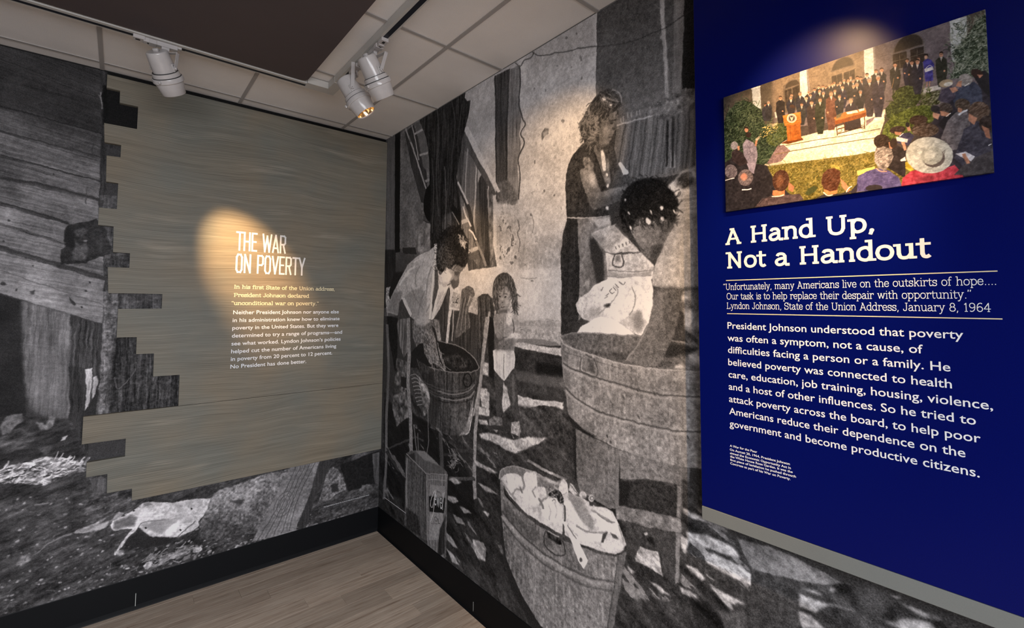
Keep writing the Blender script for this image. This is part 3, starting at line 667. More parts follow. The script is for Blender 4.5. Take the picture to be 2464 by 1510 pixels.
def paint_left():
    c = Canvas('L', 0.0, -2.4, 0.0, 0.157, HC, 1.25, seed=3)
    c.field('m', 90, 90, 5); c.field('f', 9, 9, 3); c.field('h', 300, 5, 4, rot=0.20, rough=0.75); c.field('v', 7, 120, 4, rough=0.75); c.field('g', 50, 14, 4, rot=-0.25, rough=0.7)
    c.a += 50
    full = '-400,-100 245,165 245,1300 -400,1600'
    # weathered siding planks
    c.p(62, '-500,0 246,160 246,780 0,708 -500,560', 0, 'h:6 m:6 f:2')
    for v, pts in ((52, '-300,60 246,170 246,256 0,192 -300,110'), (60, '-300,110 0,194 246,256 246,322 0,255 -300,170'), (78, '-300,170 0,258 246,324 246,380 0,314 -300,230'),
                   (88, '-300,230 0,318 246,382 246,436 0,374 -300,300'), (80, '-300,300 0,378 246,438 246,478 0,424 -300,340'), (92, '-300,340 0,430 246,486 246,560 0,484 -300,400'),
                   (112, '-300,400 0,494 165,540 246,580 246,612 0,534 -300,440'), (100, '-300,440 0,542 250,618 250,664 0,590 -300,500'), (118, '-300,500 0,602 252,676 248,778 0,706 -300,620')):
        c.p(v, pts, 1, 'h:6 m:6 f:2')
    c.p(66, '-300,90 0,176 60,190 250,216 250,160 -300,20', 8, 'h:8', al=.6)
    c.p(70, '-300,160 0,225 250,290 250,250 -300,130', 12, 'm:6', al=.35)
    for pts, w_, v in (('-300,112 0,194 60,207 140,228 200,244 246,260', 4, 34), ('-300,172 0,255 120,287 246,322', 3, 30), ('-300,236 0,314 246,378', 2.5, 44), ('0,372 120,405 246,436', 3, 42),
                       ('0,427 60,436 120,448 190,466 246,482', 6, 44), ('0,488 80,508 166,536', 4, 42), ('0,538 80,562 160,590', 2, 78), ('0,595 120,628 250,667', 5, 50), ('-300,640 0,707 170,760 246,779', 3, 60), ('0,650 120,690 248,732', 2, 84)):
        c.ln(v, pts, w_, 1.2, c=1)
    c.p(34, '-300,40 246,150 246,330 0,262 -300,210', 40, al=.65)  # dim light near the ceiling, painted into the upper siding
    c.p(40, '170,231 200,236 246,252 246,266 200,250', 2)
    c.p(58, '5,200 60,150 58,200 60,240 5,260', 10, al=.5)
    for x, y, r in ((198,276,4),(228,287,5),(184,299,3),(22,530,3),(8,580,3),(9,683,6),(217,679,3),(207,701,3),(196,738,3),(40,697,3),(130,420,3),(80,640,2)): c.e(46, x, y, r, r * .8, 20, 1)
    c.p(50, '164,713 176,722 184,730 180,736 170,728', 1); c.p(58, '72,700 84,697 82,708 76,708', 1)
    c.ln(60, '210,450 206,480 208,492', 3, 1, c=1); c.ln(50, '226,348 222,362 226,376', 3, 1, c=1)
    # dark corner post and bark, plus painted shadow around the panel steps
    c.p(42, '240,150 262,150 300,160 300,340 260,360 252,620 238,500 244,300', 1, 'v:7')
    c.p(12, '246,205 335,225 335,315 248,300', 2, 'v:3 f:2')  # shadow in the panel's stepped gaps, painted into the print
    c.ln(120, '243,222 245,250 244,262', 2.5, .8); c.ln(95, '238,228 246,240', 2, .8)
    c.p(14, '258,90 1000,280 1000,400 258,330', 2)  # painted shadow continues along the top, behind the wooden panel
    c.p(66, '240,470 330,470 330,660 255,660 262,560 244,540', 1, 'v:8 f:4')
    c.p(58, '254,560 330,560 420,700 450,1010 225,1010 236,940 244,860 250,700', 1, 'v:8 f:6 m:6')
    c.p(88, '250,700 284,700 282,780 262,880 250,1000 232,1000 240,900 246,780', 1, 'v:9 f:11 m:5')
    c.p(44, '284,800 440,800 440,1000 262,1010 270,880', 2, 'v:12 f:6')
    c.ln(105, '313,815 316,840 322,850', 1.5, .6, c=1, al=.7); c.ln(110, '277,905 278,928 285,934 303,920 320,900 327,885', 1.6, .6, c=1, al=.8)
    # iron hardware
    c.p(38, '161,541 200,534 231,526 246,540 257,556 262,580 269,596 266,612 252,614 234,620 216,627 209,634 175,634 145,635 145,601 156,594 153,556', 1, 'm:3 f:4')
    c.p(66, '178,556 195,549 212,552 206,562 190,570 180,566', 3, 'f:5'); c.p(76, '176,572 184,580 192,590 206,583 212,600 206,624 178,626 174,606 182,592', 3, 'f:6'); c.p(26, '160,556 172,560 180,580 176,600 160,590 155,575', 2)
    c.e(120, 205, 579, 5, 3, 0, 2)
    # hollow under the siding
    c.p(30, '-400,590 0,707 60,725 62,1005 -400,1100', 3, 'm:3')
    c.p(84, '52,722 172,757 172,1000 150,1008 110,1000 70,985 56,880', 5, 'v:9 m:6'); c.p(104, '80,800 160,880 165,990 110,990 80,900', 14, 'v:6', al=.8)
    c.p(54, '170,757 246,779 242,860 236,960 205,1005 166,1005 168,880', 2, 'v:12')
    c.p(40, '168,880 215,885 236,930 232,1000 200,1120 165,1120', 2, 'v:7')
    c.p(168, '205,888 221,884 221,925 214,975 205,986 208,940', 1, 'v:14'); c.p(150, '224,905 233,902 236,922 228,950 221,960', 1, 'v:14'); c.p(36, '203,990 236,940 230,1000 205,1004', 1)
    # ground
    g = '-400,1120 0,1010 60,1000 170,1010 210,1100 258,1160 320,1180 900,1060 930,1300 -400,1800'
    c.p(50, g, 2, 'g:9 m:5 f:3')
    c.p(40, '-400,1080 0,1000 160,1010 200,1090 100,1100 0,1120 -400,1200', 4, 'g:7')
    c.p(96, '0,1028 12,1003 26,997 54,993 56,1012 40,1022 24,1040 6,1046', 2, 'f:8'); c.p(108, '86,1012 104,1016 110,1022 118,1002 134,1004 128,1022 114,1034 98,1032', 2, 'f:8')
    c.p(70, '0,1050 50,1030 90,1045 60,1080 0,1090', 6, 'g:14'); c.p(76, '90,1075 130,1070 110,1095', 3, 'g:9')
    c.p(160, '-60,1140 0,1130 20,1120 60,1112 105,1098 150,1100 206,1115 204,1132 180,1142 150,1152 122,1174 116,1168 80,1166 45,1160 0,1162 -60,1170', 2, 'g:34 f:14')
    c.p(44, '-60,1120 0,1130 60,1112 205,1115 205,1160 120,1176 -60,1180', 2, 'g:8', thr=('g', 0.55))
    c.curls('-40,1135 60,1114 150,1100 204,1115 200,1135 120,1170 0,1160', (190, 205, 60, 120), 260, 9, 2.6, 61, flow=-20); c.curls('340,1345 400,1322 450,1312 480,1318 420,1346 370,1362', (150, 170, 60), 150, 9, 2, 62, flow=-18); c.curls('0,1480 300,1390 600,1300 700,1270 900,1200 860,1190 500,1300 0,1400', (90, 110, 40, 70), 500, 8, 1.4, 63, flow=-22)
    c.p(176, '106,1100 112,1096 120,1104 112,1108', 1); c.p(150, '150,1050 163,1046 155,1058 148,1060', 1)
    c.p(48, '50,1190 190,1130 215,1150 160,1185 90,1200', 6, 'g:10'); c.p(66, '120,1205 175,1190 160,1206 130,1208', 3, 'f:6')
    c.ln(120, '84,1212 118,1208', 2, .6); c.p(72, '215,1150 258,1150 256,1190 225,1185', 1, 'v:9')
    c.p(62, '200,1200 240,1180 320,1190 380,1230 300,1260 215,1270', 6, 'g:14 f:5')
    # loose pebbles and litter (in the print)
    rg = np.random.RandomState(8)
    for k in range(620):
        t = rg.rand(); x = rg.uniform(-160, 900); top = 1190 if x < 330 else 1290 - 0.14 * (x - 330); bot = 1483 - 0.29 * x
        y = bot - (bot - top) * rg.rand() ** 1.4
        if y > bot: continue
        r = rg.uniform(.6, 2.6); c.e(rg.uniform(70, 150), x, y, r * rg.uniform(1.2, 2.6), r, rg.uniform(-45, -5), .5)
    c.p(64, '0,1345 40,1335 120,1330 60,1370 0,1385', 8, 'g:8')
    c.p(90, '340,1345 400,1320 450,1312 470,1322 420,1345 380,1362 345,1362', 3, 'g:26 f:10', thr=('g', -0.3))
    c.p(150, '344,1360 352,1352 368,1348 366,1358 356,1368 346,1364', 1, 'f:12'); c.p(156, '463,1318 472,1313 486,1313 487,1322 476,1328 464,1330', 1, 'f:18'); c.p(150, '408,1340 424,1332 420,1342 410,1344', 1)
    c.p(100, '440,1340 456,1334 458,1342 444,1346', 1)
    # plastic sheet
    c.p(128, '174,1281 190,1270 225,1258 262,1240 285,1231 300,1233 290,1246 262,1253 255,1268 214,1279 190,1281', 1, 'f:8'); c.p(62, '240,1260 262,1240 282,1232 270,1250', 2); c.p(152, '214,1274 240,1260 262,1252 252,1268 230,1277', 2)
    c.ln(104, '174,1282 150,1290 130,1300 110,1310 96,1324 78,1334', 5, .8, c=1, taper=.6); c.ln(96, '110,1310 74,1313', 1.5, .5)
    c.p(120, '42,1352 50,1336 66,1332 72,1345 52,1360 40,1360', 3, 'f:18')
    c.p(165, '345,1208 372,1206 415,1207 450,1201 508,1197 497,1230 478,1253 480,1262 460,1278 428,1291 392,1291 360,1290 345,1278 333,1267 314,1285 300,1305 276,1336 274,1332 296,1300 306,1284 318,1270 296,1272 274,1275 264,1263 272,1252 300,1240 322,1226 335,1215', 1, 'm:4 f:5')
    c.p(92, '272,1256 318,1236 330,1244 322,1262 275,1274', 4, 'f:4'); c.p(110, '346,1210 360,1206 368,1214 350,1217', 1); c.p(186, '338,1226 352,1222 372,1234 360,1250 336,1262 322,1280 330,1250', 2)
    c.p(132, '372,1250 420,1245 440,1240 420,1262 390,1282 362,1276 344,1268', 5, 'm:5'); c.p(190, '392,1280 430,1250 446,1246 430,1270 410,1288', 4); c.p(140, '420,1210 440,1212 450,1240 474,1246 450,1260 430,1250', 6, al=.7)
    c.ln(90, '334,1267 345,1256 370,1252 400,1248', 1.6, .6, c=1); c.ln(70, '428,1291 450,1270 472,1252', 1.6, .6)
    for x, y in ((461,1222),(350,1270),(434,1275),(323,1227)): c.e(24, x, y, 2.2, 2.4, 0, .6)
    c.p(34, '300,1300 335,1275 360,1292 430,1292 400,1310 330,1316', 5); c.p(118, '275,1322 296,1322 300,1332 290,1336 280,1332', 2, 'f:14')
    # rock, slanting board, second rock
    c.p(98, '505,1204 516,1186 530,1176 560,1168 620,1146 700,1124 690,1180 650,1232 620,1276 560,1286 500,1290 482,1276 480,1262 490,1240', 2, 'm:11 f:13')
    c.p(64, '486,1262 520,1240 560,1262 600,1266 620,1280 520,1300 470,1296', 6, 'f:9', al=.8); c.p(130, '540,1190 600,1170 640,1160 600,1200 560,1210', 8, 'f:10', al=.6); c.p(56, '548,1204 590,1200 580,1214', 3)
    c.p(108, '702,1120 770,1100 794,1106 770,1150 742,1200 716,1260 712,1276 606,1302 626,1262 660,1200 676,1166', 1, 'm:5 f:5', grad=((640, 1260), (740, 1140), 104))
    for k in range(9):
        t = k / 9; c.ln(62 + 30 * (k % 2), [(620 + 85 * t, 1298 - 24 * t), (672 + 50 * t, 1210 - 12 * t), (712 + 52 * t, 1122 - 12 * t)], 1.6, .8, c=1)
    for k in range(3): c.ring(66, 682, 1212, 7 + 6 * k, 14 + 10 * k, 28, 1.4, .8)
    c.p(46, '770,1100 800,1100 786,1140 760,1190 740,1262 714,1276 722,1246 745,1190', 2, 'v:5')
    c.p(92, '786,1138 800,1122 814,1128 826,1150 834,1178 810,1186 790,1204 766,1208 776,1176', 1.5, 'f:14 m:5'); c.p(40, '796,1166 812,1160 816,1180 798,1184', 3)
    c.p(24, '818,1118 920,1080 905,1160 870,1172 838,1182 828,1150', 2, 'f:2'); c.p(66, '896,1092 920,1084 912,1166 900,1160', 1, 'v:8'); c.p(84, '860,1184 872,1166 892,1164 900,1176 880,1190', 2, 'f:9')
    c.p(54, '770,1210 850,1185 915,1165 912,1218 740,1264', 5, 'g:6 f:5', al=.7)
    return c
L_ = paint_left(); L_.a[:, :320] = L_.a[:, 320:640][:, ::-1].copy(); L_.organic(1.0, 0.5, (('m', .03), ('f', .03), ('h', .02)), .25)
IM_L = L_.image('left_mural_print', 1.5, (1.0, 0.968, 1.0), 5.0); del L_
mL = sheet('wall_mural', (-2.4, -0.0015, 0.1574), (-0.0016, -0.0001, HC - 0.001), 'L', -2.4, 0.0, 0.157, HC, print_mat('left_mural_print', IM_L))
tag(mL, 'black and white photo mural of weathered siding and littered ground, behind the wooden panel', 'mural')

def paint_right():
    c = Canvas('R', 0.0, 0.0, 3.7, 0.157, HC, 1.3, seed=5)
    c.field('m', 80, 80, 5); c.field('f', 8, 8, 3); c.field('h', 200, 8, 3, rough=0.7); c.field('v', 8, 130, 4, rough=0.7); c.field('d', 90, 26, 4, rot=0.45, rough=0.6); c.field('s', 22, 22, 4)
    c.a += 52
    # plaster house wall
    c.p(174, '1010,180 1300,40 1500,-60 1440,28 1435,230 1425,520 1420,700 1240,800 1080,760 1080,500', 0, 'm:3 f:2')
    c.p(158, '1118,180 1435,20 1435,120 1260,150 1190,260 1118,300', 20, al=.6)
    c.p(140, '1190,500 1250,480 1300,560 1290,640 1190,640', 14, 'm:6 f:5', al=.5); c.p(156, '1250,560 1420,560 1420,640 1250,650', 16, 'm:6 s:4', al=.6); c.p(92, '1192,505 1212,510 1250,520 1262,600 1240,640 1216,636 1200,640 1190,560', 1, 'f:8', thr=('s', 1.15)); c.p(112, '1250,560 1330,570 1400,600 1410,640 1250,640', 1.5, 'f:6', thr=('s', 1.5), al=.6)
    for x, y, a, b, r in ((1398,140,4,9,-10),(1363,92,5,4,0),(1387,82,3,3,0),(1355,115,2,4,0),(1400,188,3,5,10),(1313,218,2,5,0),(1286,213,3,2,0),(1355,290,6,5,30),(1341,160,3,2,0),(1376,162,2,3,0),(1287,390,3,6,0),(1310,460,3,5,0),(1278,516,3,5,0),(1290,560,2,2,0),(1335,470,3,3,0),(1352,500,1.5,4,0),(1376,430,2,2,0),(1360,560,2,3,0)): c.e(104, x, y, a * .7, b * .8, r, 1, 's:16')
    c.p(92, '1303,322 1312,308 1322,310 1320,322 1312,325 1305,340', 2, 'f:8'); c.p(150, '1306,320 1320,312 1318,322 1308,330', 3)
    c.p(120, '1240,260 1440,200 1440,560 1250,560', 1.5, 'f:5', thr=('s', 2.3), al=.5)
    c.ln(92, '1246,528 1250,548 1246,560 1252,580 1248,604', 2.2, 1, c=1); c.ln(110, '1280,516 1284,540 1282,560', 1.4, .8, c=1); c.p(170, '1187,440 1194,446 1196,640 1186,642', 1)
    c.p(122, '1247,590 1420,560 1420,640 1250,650', 14, 'm:10 f:6', al=.45)
    # ground wall base / bright yard
    c.p(166, '1105,648 1195,636 1250,650 1350,640 1352,800 1300,800 1240,790 1190,780 1105,770', 3, 'm:6'); c.p(180, '1245,690 1350,690 1352,770 1250,770', 14, al=.7); c.p(140, '1245,775 1350,760 1352,800 1245,796', 2, 'f:6', thr=('h', .2), al=.7)
    c.p(168, '1105,655 1130,648 1195,640 1205,660 1200,700 1140,710 1105,700', 2); c.ln(120, '1253,668 1268,670 1292,668', 1.5, .6); c.e(110, 1281, 675, 3, 2, 0, .8)
    # left interior
    c.p(78, '925,320 1062,230 1062,640 1000,760 925,760', 0, 'm:5'); c.p(92, '932,320 951,318 951,640 932,640', 1, 'v:4'); c.p(18, '951,315 964,310 963,660 950,660', 1)
    c.p(100, '964,320 1034,270 1034,470 1012,560 1000,596 962,598', 1, 'm:7 f:5'); c.p(40, '969,596 1000,594 1003,612 970,610', 1); c.p(66, '952,608 966,605 975,612 998,612 996,676 952,680', 1, 'm:4'); c.p(36, '925,600 952,600 952,700 938,740 925,740', 2, 'v:5'); c.p(30, '950,655 985,650 960,690 940,730 935,700', 5)
    # window recess with broken reveal
    c.p(60, '1190,184 1228,165 1228,190 1226,330 1224,480 1196,486 1192,330', 1, 'v:9'); c.p(112, '1227,168 1252,156 1254,200 1250,240 1256,275 1250,320 1254,350 1246,400 1250,470 1240,492 1222,492 1222,300', 1.5, 'v:9 m:6')
    c.ln(60, '1250,158 1253,200 1249,250 1258,285 1264,300 1254,320 1262,345 1248,380 1252,420 1248,480', 2.5, .8, c=1); c.ln(46, '1192,182 1193,300 1196,480', 2.5, .8); c.p(90, '1196,440 1224,430 1246,470 1246,490 1198,490', 5, 'f:8', al=.8)
    c.ln(84, '1240,150 1252,160 1262,146 1278,138 1286,125', 2.5, 1, c=1)
    # stairs and leaning boards
    c.p(70, '1104,300 1122,300 1124,330 1150,400 1172,430 1182,560 1196,640 1128,650 1112,560 1100,430', 1, 'v:7 m:4'); c.p(98, '1118,360 1148,390 1146,560 1152,640 1120,600 1108,480', 1, 'v:8')
    c.p(160, '1130,250 1192,230 1192,410 1186,440 1150,380 1122,306', 2, 'm:4'); c.p(50, '1152,420 1168,415 1174,440 1176,560 1190,640 1170,640 1158,560', 1, 'v:6'); c.ln(165, '1148,385 1144,470 1140,560', 3, .8); c.ln(150, '1128,330 1122,420 1118,500', 2.5, .8); c.p(150, '1150,405 1162,415 1150,440', 1)
    c.p(78, '1118,322 1126,330 1160,392 1196,468 1188,470 1150,405 1120,345', 1, 'v:5'); c.p(178, '1120,303 1127,304 1158,368 1204,460 1198,463 1150,382 1118,316', .8)
    c.ln(52, '1104,450 1128,500 1140,560 1160,620', 9, 1.5, c=1); c.ln(178, '1102,437 1127,491', 4.5, .7); c.ln(174, '1115,496 1122,520 1134,545', 4, .7); c.ln(178, '1129,551 1138,560 1147,578', 4, .7); c.ln(110, '1146,580 1160,610 1170,640', 6, .8)
    c.p(158, '1110,530 1127,524 1128,533 1111,540', .8); c.p(152, '1127,600 1150,592 1152,600 1128,610', .8); c.p(76, '1128,612 1152,602 1154,622 1130,626', 1); c.p(150, '1104,640 1112,624 1122,640 1118,648', 1.5, 'f:10')
    c.ln(150, '1174,455 1176,500 1182,560 1184,640', 3.5, 1, al=.8); c.p(96, '1176,450 1186,455 1188,640 1180,640', 2, 's:14')
    # ladder at far left
    c.p(52, '974,318 996,300 1024,380 1030,455 1024,492 1014,486 990,400', 1, 'v:5'); c.ln(152, '976,308 990,345 1002,380 1026,455', 3.5, .6); c.ln(150, '991,299 1000,335 1008,385', 2.5, .6); c.p(84, '1000,296 1034,275 1034,420 1018,400', 1, 'm:5'); c.ln(150, '998,322 1020,310', 5, .6); c.ln(150, '1010,374 1032,366', 5, .6); c.ln(140, '1024,436 1036,430', 6, .6); c.p(96, '985,325 990,340 986,344', .6)
    # tree trunk
    c.p(36, '1010,290 1016,270 1100,214 1122,210 1118,236 1124,243 1132,243 1131,262 1124,292 1114,330 1106,380 1099,425 1104,463 1110,510 1110,560 1098,600 1060,612 1036,598 1035,480 1033,380 1026,330', 1, 'v:11 f:4')
    for pts, v in (('1052,262 1056,330 1050,420 1056,520', 66), ('1086,238 1096,300 1088,380 1082,470', 58), ('1070,400 1074,480 1068,580', 82), ('1040,380 1044,460 1040,560', 60), ('1112,250 1106,300 1100,350', 54)): c.ln(v, pts, 2.5, 1.2, c=1)
    c.p(76, '1066,520 1086,510 1090,540 1076,590 1060,590', 6, 'v:16', al=.8); c.p(22, '1084,500 1090,490 1110,515 1108,535 1094,520', 1); c.ln(120, '1088,508 1096,522 1106,540', 2.5, .8)
    # man behind the trunk
    c.p(16, '1036,440 1026,455 1020,480 1020,505 1026,525 1036,536', 1.5, c=0); c.p(30, '1020,530 1034,536 1032,540 1022,536', 1); c.p(116, '1020,532 1036,538 1036,600 1010,612 1004,600 1006,575 1012,545', 1, 's:14')
    # laundry & dark things on the far left
    c.p(150, '930,692 940,688 936,710 942,730 932,760 928,720', 1.5, 'f:22'); c.p(24, '932,760 958,765 956,860 962,900 950,890 940,830 934,800', 1, 'f:3')
    # woman washing
    c.p(150, '1051,588 1055,597 1052,640 1059,679 1081,686 1070,715 1062,738 1046,764 1037,773 1006,776 990,762 957,758 930,750 942,713 961,674 981,637 1005,615 1035,601', 1, 'm:3 f:3', grad=((935, 750), (1020, 625), 168))
    c.p(112, '932,748 946,706 968,700 962,740 958,757', 5, 'f:4', al=.8); c.p(60, '958,757 962,726 969,716 978,730 988,760 974,774 958,768', 2, 'f:4'); c.p(132, '969,715 990,700 1014,690 1030,720 1020,768 1005,775 988,760', 4, 'f:4', al=.7); c.p(182, '966,716 974,716 992,754 988,762', 1.2); c.p(158, '1000,735 1030,735 1032,768 1006,774', 4, al=.7)
    for q, v in (('985,655 970,672 962,686', 205), ('1000,640 985,650 974,664', 200), ('1020,618 1006,624 996,632', 190)): c.ln(v, q, 4, 2, c=1, al=.8)
    for q in ('1040,640 1030,670 1026,710', '1010,640 1000,664 1002,690', '1022,700 1012,730 1006,760', '990,690 1000,716 1020,744', '1044,700 1036,730 1026,750'): c.ln(112, q, 3, 2.5, c=1, al=.6)
    c.p(72, '1047,640 1054,652 1056,690 1050,740 1042,764 1040,730 1046,690', 2, 'f:4'); c.ln(205, '1050,598 1046,640 1042,680 1038,730 1034,768', 4, 1, c=1); c.p(198, '1058,684 1081,686 1070,706 1056,730 1044,766 1038,770 1046,730', 1.2, 'f:4'); c.p(214, '1045,587 1052,586 1056,600 1047,603', .7); c.p(150, '1056,700 1070,700 1056,730 1050,740', 3, al=.6)
    c.p(60, '1072,712 1082,690 1086,720 1080,770 1066,800 1056,780 1064,740', 1.5, 'v:14')
    c.p(178, '1054,650 1066,640 1082,636 1096,634 1114,638 1121,640 1113,650 1108,656 1105,667 1106,678 1102,690 1092,694 1087,690 1082,685 1072,693 1064,686 1056,672', 1, 'f:4', grad=((1074, 668), (1104, 664), 96)); c.p(205, '1062,654 1078,650 1088,664 1078,680 1066,676', 5, al=.8); c.p(70, '1094,654 1104,652 1108,656 1100,662 1094,664', 1.6); c.p(78, '1084,676 1096,668 1104,676 1102,690 1092,694 1088,688', 2.2); c.p(120, '1096,660 1102,668 1098,676 1092,672', 2); c.ln(58, '1085,681 1080,685 1076,686', 1.6, .7); c.e(90, 1062, 652, 3, 5, 0, 1.5)
    HR = '1081,545 1096,543 1108,547 1117,558 1123,572 1127,592 1126,612 1125,630 1116,642 1104,638 1094,637 1088,644 1081,646 1074,642 1068,652 1062,655 1054,648 1051,630 1051,610 1054,581 1060,566 1067,556'
    c.p(30, HR, 2, 'f:5', c=1); c.curls(HR, (16, 22, 46, 54), 300, 6, 1.5, 3); c.curls('1054,600 1066,592 1086,606 1092,640 1070,650 1054,640', (70, 84, 96, 40), 260, 5, 1.2, 4); c.curls('1103,562 1114,560 1120,572 1118,588 1108,584', (190, 150, 205, 90), 70, 5, 1.4, 5, flow=70); c.e(80, 1060, 656, 4, 4, 0, 1.5)
    c.p(100, '992,770 1044,768 1044,782 1058,820 1072,884 1060,890 1036,880 1008,850 994,812', 1.5, 'v:8 f:10'); c.p(158, '998,768 1020,762 1038,772 1020,784 1002,780', 4); c.p(124, '1044,766 1056,770 1064,830 1082,884 1070,888 1054,840', 1.5, 'f:12 v:6'); c.p(38, '1040,782 1048,790 1056,830 1048,826', 2); c.p(156, '1038,862 1060,850 1078,884 1060,892', 3, 'f:20 v:10', al=.8)
    c.curls('996,785 1034,780 1052,830 1066,880 1040,876 1008,846', (140, 150, 70, 60), 200, 6, 1.4, 9, flow=60, al=.6)
    # chair with clothes
    c.p(152, '1086,701 1108,706 1108,743 1086,738', 1, 'f:6'); c.p(60, '1088,712 1104,716 1104,730 1090,728', 1, thr=('f', .9)); c.p(146, '1129,711 1150,716 1148,754 1127,747', 1, 'f:6')
    c.p(48, '1088,745 1128,750 1150,756 1176,745 1184,830 1150,870 1100,836 1080,800', 2, 'v:8'); c.p(84, '1111,700 1118,692 1126,688 1134,690 1140,695 1143,710 1136,716 1130,712 1126,742 1133,782 1120,796 1098,812 1098,784 1106,744', 1.2, 'f:7', c=1)
    for k in range(9): c.ln((120, 50, 60)[k % 3], [(1112 + 3.2 * k, 712 - abs(k - 4) * -1.5), (1108 + 2.4 * k, 746), (1099 + 3.4 * k, 788 + 2 * k)], 2, 1, c=1, al=.75)
    c.p(54, '1150,714 1160,708 1174,706 1186,717 1190,750 1193,820 1188,850 1182,905 1172,905 1168,860 1176,790 1176,752 1166,770 1160,830 1150,840 1150,780', 1.2, 'f:6')
    for k in range(8): c.ln((96, 34, 72)[k % 3], [(1152 + 4.2 * k, 716), (1154 + 4.4 * k, 770), (1156 + 4.2 * k, 836)], 2, 1.1, c=1, al=.7)
    c.p(150, '1177,748 1181,750 1170,830 1160,834', 1); c.ln(172, '1087,700 1081,770 1076,826', 6, .8, tex='f:6'); c.ln(150, '1092,744 1090,790 1088,820', 2.5, .8)
    c.p(26, '1178,760 1193,770 1192,850 1186,1004 1176,1004 1178,900 1174,820', 1)
    # ground of the yard
    gr = '925,935 1000,930 1160,900 1250,935 1360,975 1400,1010 1480,1100 1690,1180 1692,1560 1270,1520 912,1240 920,1100'
    c.p(50, gr, 2, 'd:8 f:5'); c.p(40, '912,1070 1160,1090 1210,1130 1220,1400 1000,1290 912,1230', 6, 'd:8 f:4')
    c.p(172, '1245,950 1290,960 1357,966 1352,978 1300,974 1262,984 1245,975', 1.5, 'f:8'); c.p(60, '1245,975 1355,985 1380,1050 1300,1060 1245,1030', 4, 'd:10 f:7')
    for q in ('1152,1043 1176,1040 1198,1046 1236,1058 1270,1050 1300,1052 1318,1053 1300,1064 1286,1071 1262,1080 1239,1090 1220,1082 1202,1071 1180,1060 1160,1054', '1155,932 1178,944 1178,986 1160,978', '1206,930 1226,930 1230,972 1212,992 1206,970', '1150,1008 1172,1010 1176,1022 1156,1020', '1186,1032 1200,1034 1196,1040', '1145,975 1180,985 1178,1000 1150,996', '1205,905 1218,930 1215,960 1206,950', '1335,976 1356,974 1356,984', '1160,870 1176,872 1176,905 1162,900', '1150,930 1174,935 1172,960 1150,955'): c.p(168, q, 2, 'f:10 d:12')
    # tub and tyre behind the child
    c.p(150, '1240,795 1300,790 1350,800 1358,830 1300,826 1244,816', 1.5, 'f:8'); c.e(112, 1292, 822, 54, 7, 5, 1); c.p(172, '1240,822 1262,824 1300,832 1356,836 1356,856 1310,848 1262,840 1240,832', 1.5, 'f:10')
    c.p(44, '1238,834 1262,842 1310,850 1358,858 1362,960 1310,948 1262,936 1240,926', 1.5, 'm:7 f:4'); c.p(74, '1240,888 1290,900 1358,908 1360,935 1300,925 1240,912', 4, 'm:9'); c.p(20, '1290,870 1358,880 1358,904 1290,896', 4); c.p(100, '1346,920 1358,916 1358,932 1350,928', 1)
    # child
    c.p(60, '1193,884 1214,902 1210,950 1206,1004 1196,1006 1192,950 1189,900', 1, 'f:4'); c.p(64, '1216,908 1240,882 1246,950 1253,1014 1240,1022 1232,980 1222,940', 1, 'f:5'); c.p(110, '1232,910 1238,900 1240,960 1234,980', 3, al=.6)
    c.p(104, '1176,1008 1190,1000 1208,1004 1210,1020 1196,1028 1178,1026', 1.5, 'f:12'); c.p(50, '1176,1022 1206,1022 1204,1032 1180,1030', 1.5); c.p(150, '1231,1014 1250,1012 1254,1034 1250,1052 1236,1054 1230,1040', 1, 'f:14'); c.p(44, '1230,1040 1250,1050 1240,1056', 1.5)
    c.p(122, '1198,742 1230,742 1244,756 1251,790 1250,812 1240,826 1238,846 1192,846 1190,800 1187,765', 1, 'f:5', grad=((1196, 790), (1240, 770), 150)); c.p(176, '1218,748 1232,750 1236,776 1222,780', 4); c.p(68, '1190,800 1204,822 1200,838 1190,840', 2); c.ln(68, '1232,762 1238,790 1232,806 1214,812 1198,822', 2, .8, c=1); c.p(182, '1234,800 1248,800 1246,814 1232,812 1212,822 1198,830 1200,822 1216,814', 2, 'f:5')
    c.p(186, '1187,842 1212,840 1238,843 1241,862 1238,884 1226,898 1214,917 1202,904 1189,888', 1, 'v:9'); c.ln(120, '1214,850 1212,880 1214,912', 1.5, 1)
    c.p(120, '1199,694 1212,686 1226,694 1230,712 1227,732 1218,744 1208,748 1200,740 1195,722', 1, 'f:4', grad=((1200, 715), (1228, 720), 138), c=1)
    HC_ = '1214,655 1224,658 1232,667 1240,688 1244,713 1245,735 1240,748 1233,738 1232,716 1228,700 1220,690 1208,688 1199,692 1196,710 1198,730 1202,742 1196,744 1189,728 1186,706 1187,684 1193,668 1202,659'
    c.p(56, HC_, 1.4, 'f:6', c=1); c.curls(HC_, (30, 96, 120, 70), 330, 6, 1.3, 6, flow=80); c.curls('1232,700 1246,700 1247,750 1236,748', (40, 60, 110), 60, 5, 1.6, 7, flow=95); c.curls('1186,700 1196,700 1200,748 1190,740', (40, 60, 100), 60, 5, 1.6, 8, flow=85); c.curls('1200,686 1220,684 1216,700 1204,700', (50, 60), 30, 4, 1.2, 11)
    c.e(36, 1203.5, 712, 2.6, 1.7, 0, .6); c.e(36, 1217, 713, 2.6, 1.7, 0, .6); c.ln(62, '1200,706 1206,705', 1.6, .6); c.ln(62, '1213,706 1221,707', 1.6, .6); c.e(88, 1209.5, 726, 2.6, 1.5, 0, .8); c.ln(58, '1205,738 1210,739 1215,738', 1.8, .6); c.e(100, 1210, 733, 2, 1.2, 0, 1); c.p(150, '1206,714 1211,714 1212,722 1207,722', 2); c.p(150, '1219,718 1226,720 1222,732 1216,730', 3); c.p(88, '1202,744 1220,744 1222,752 1200,752', 2.5)
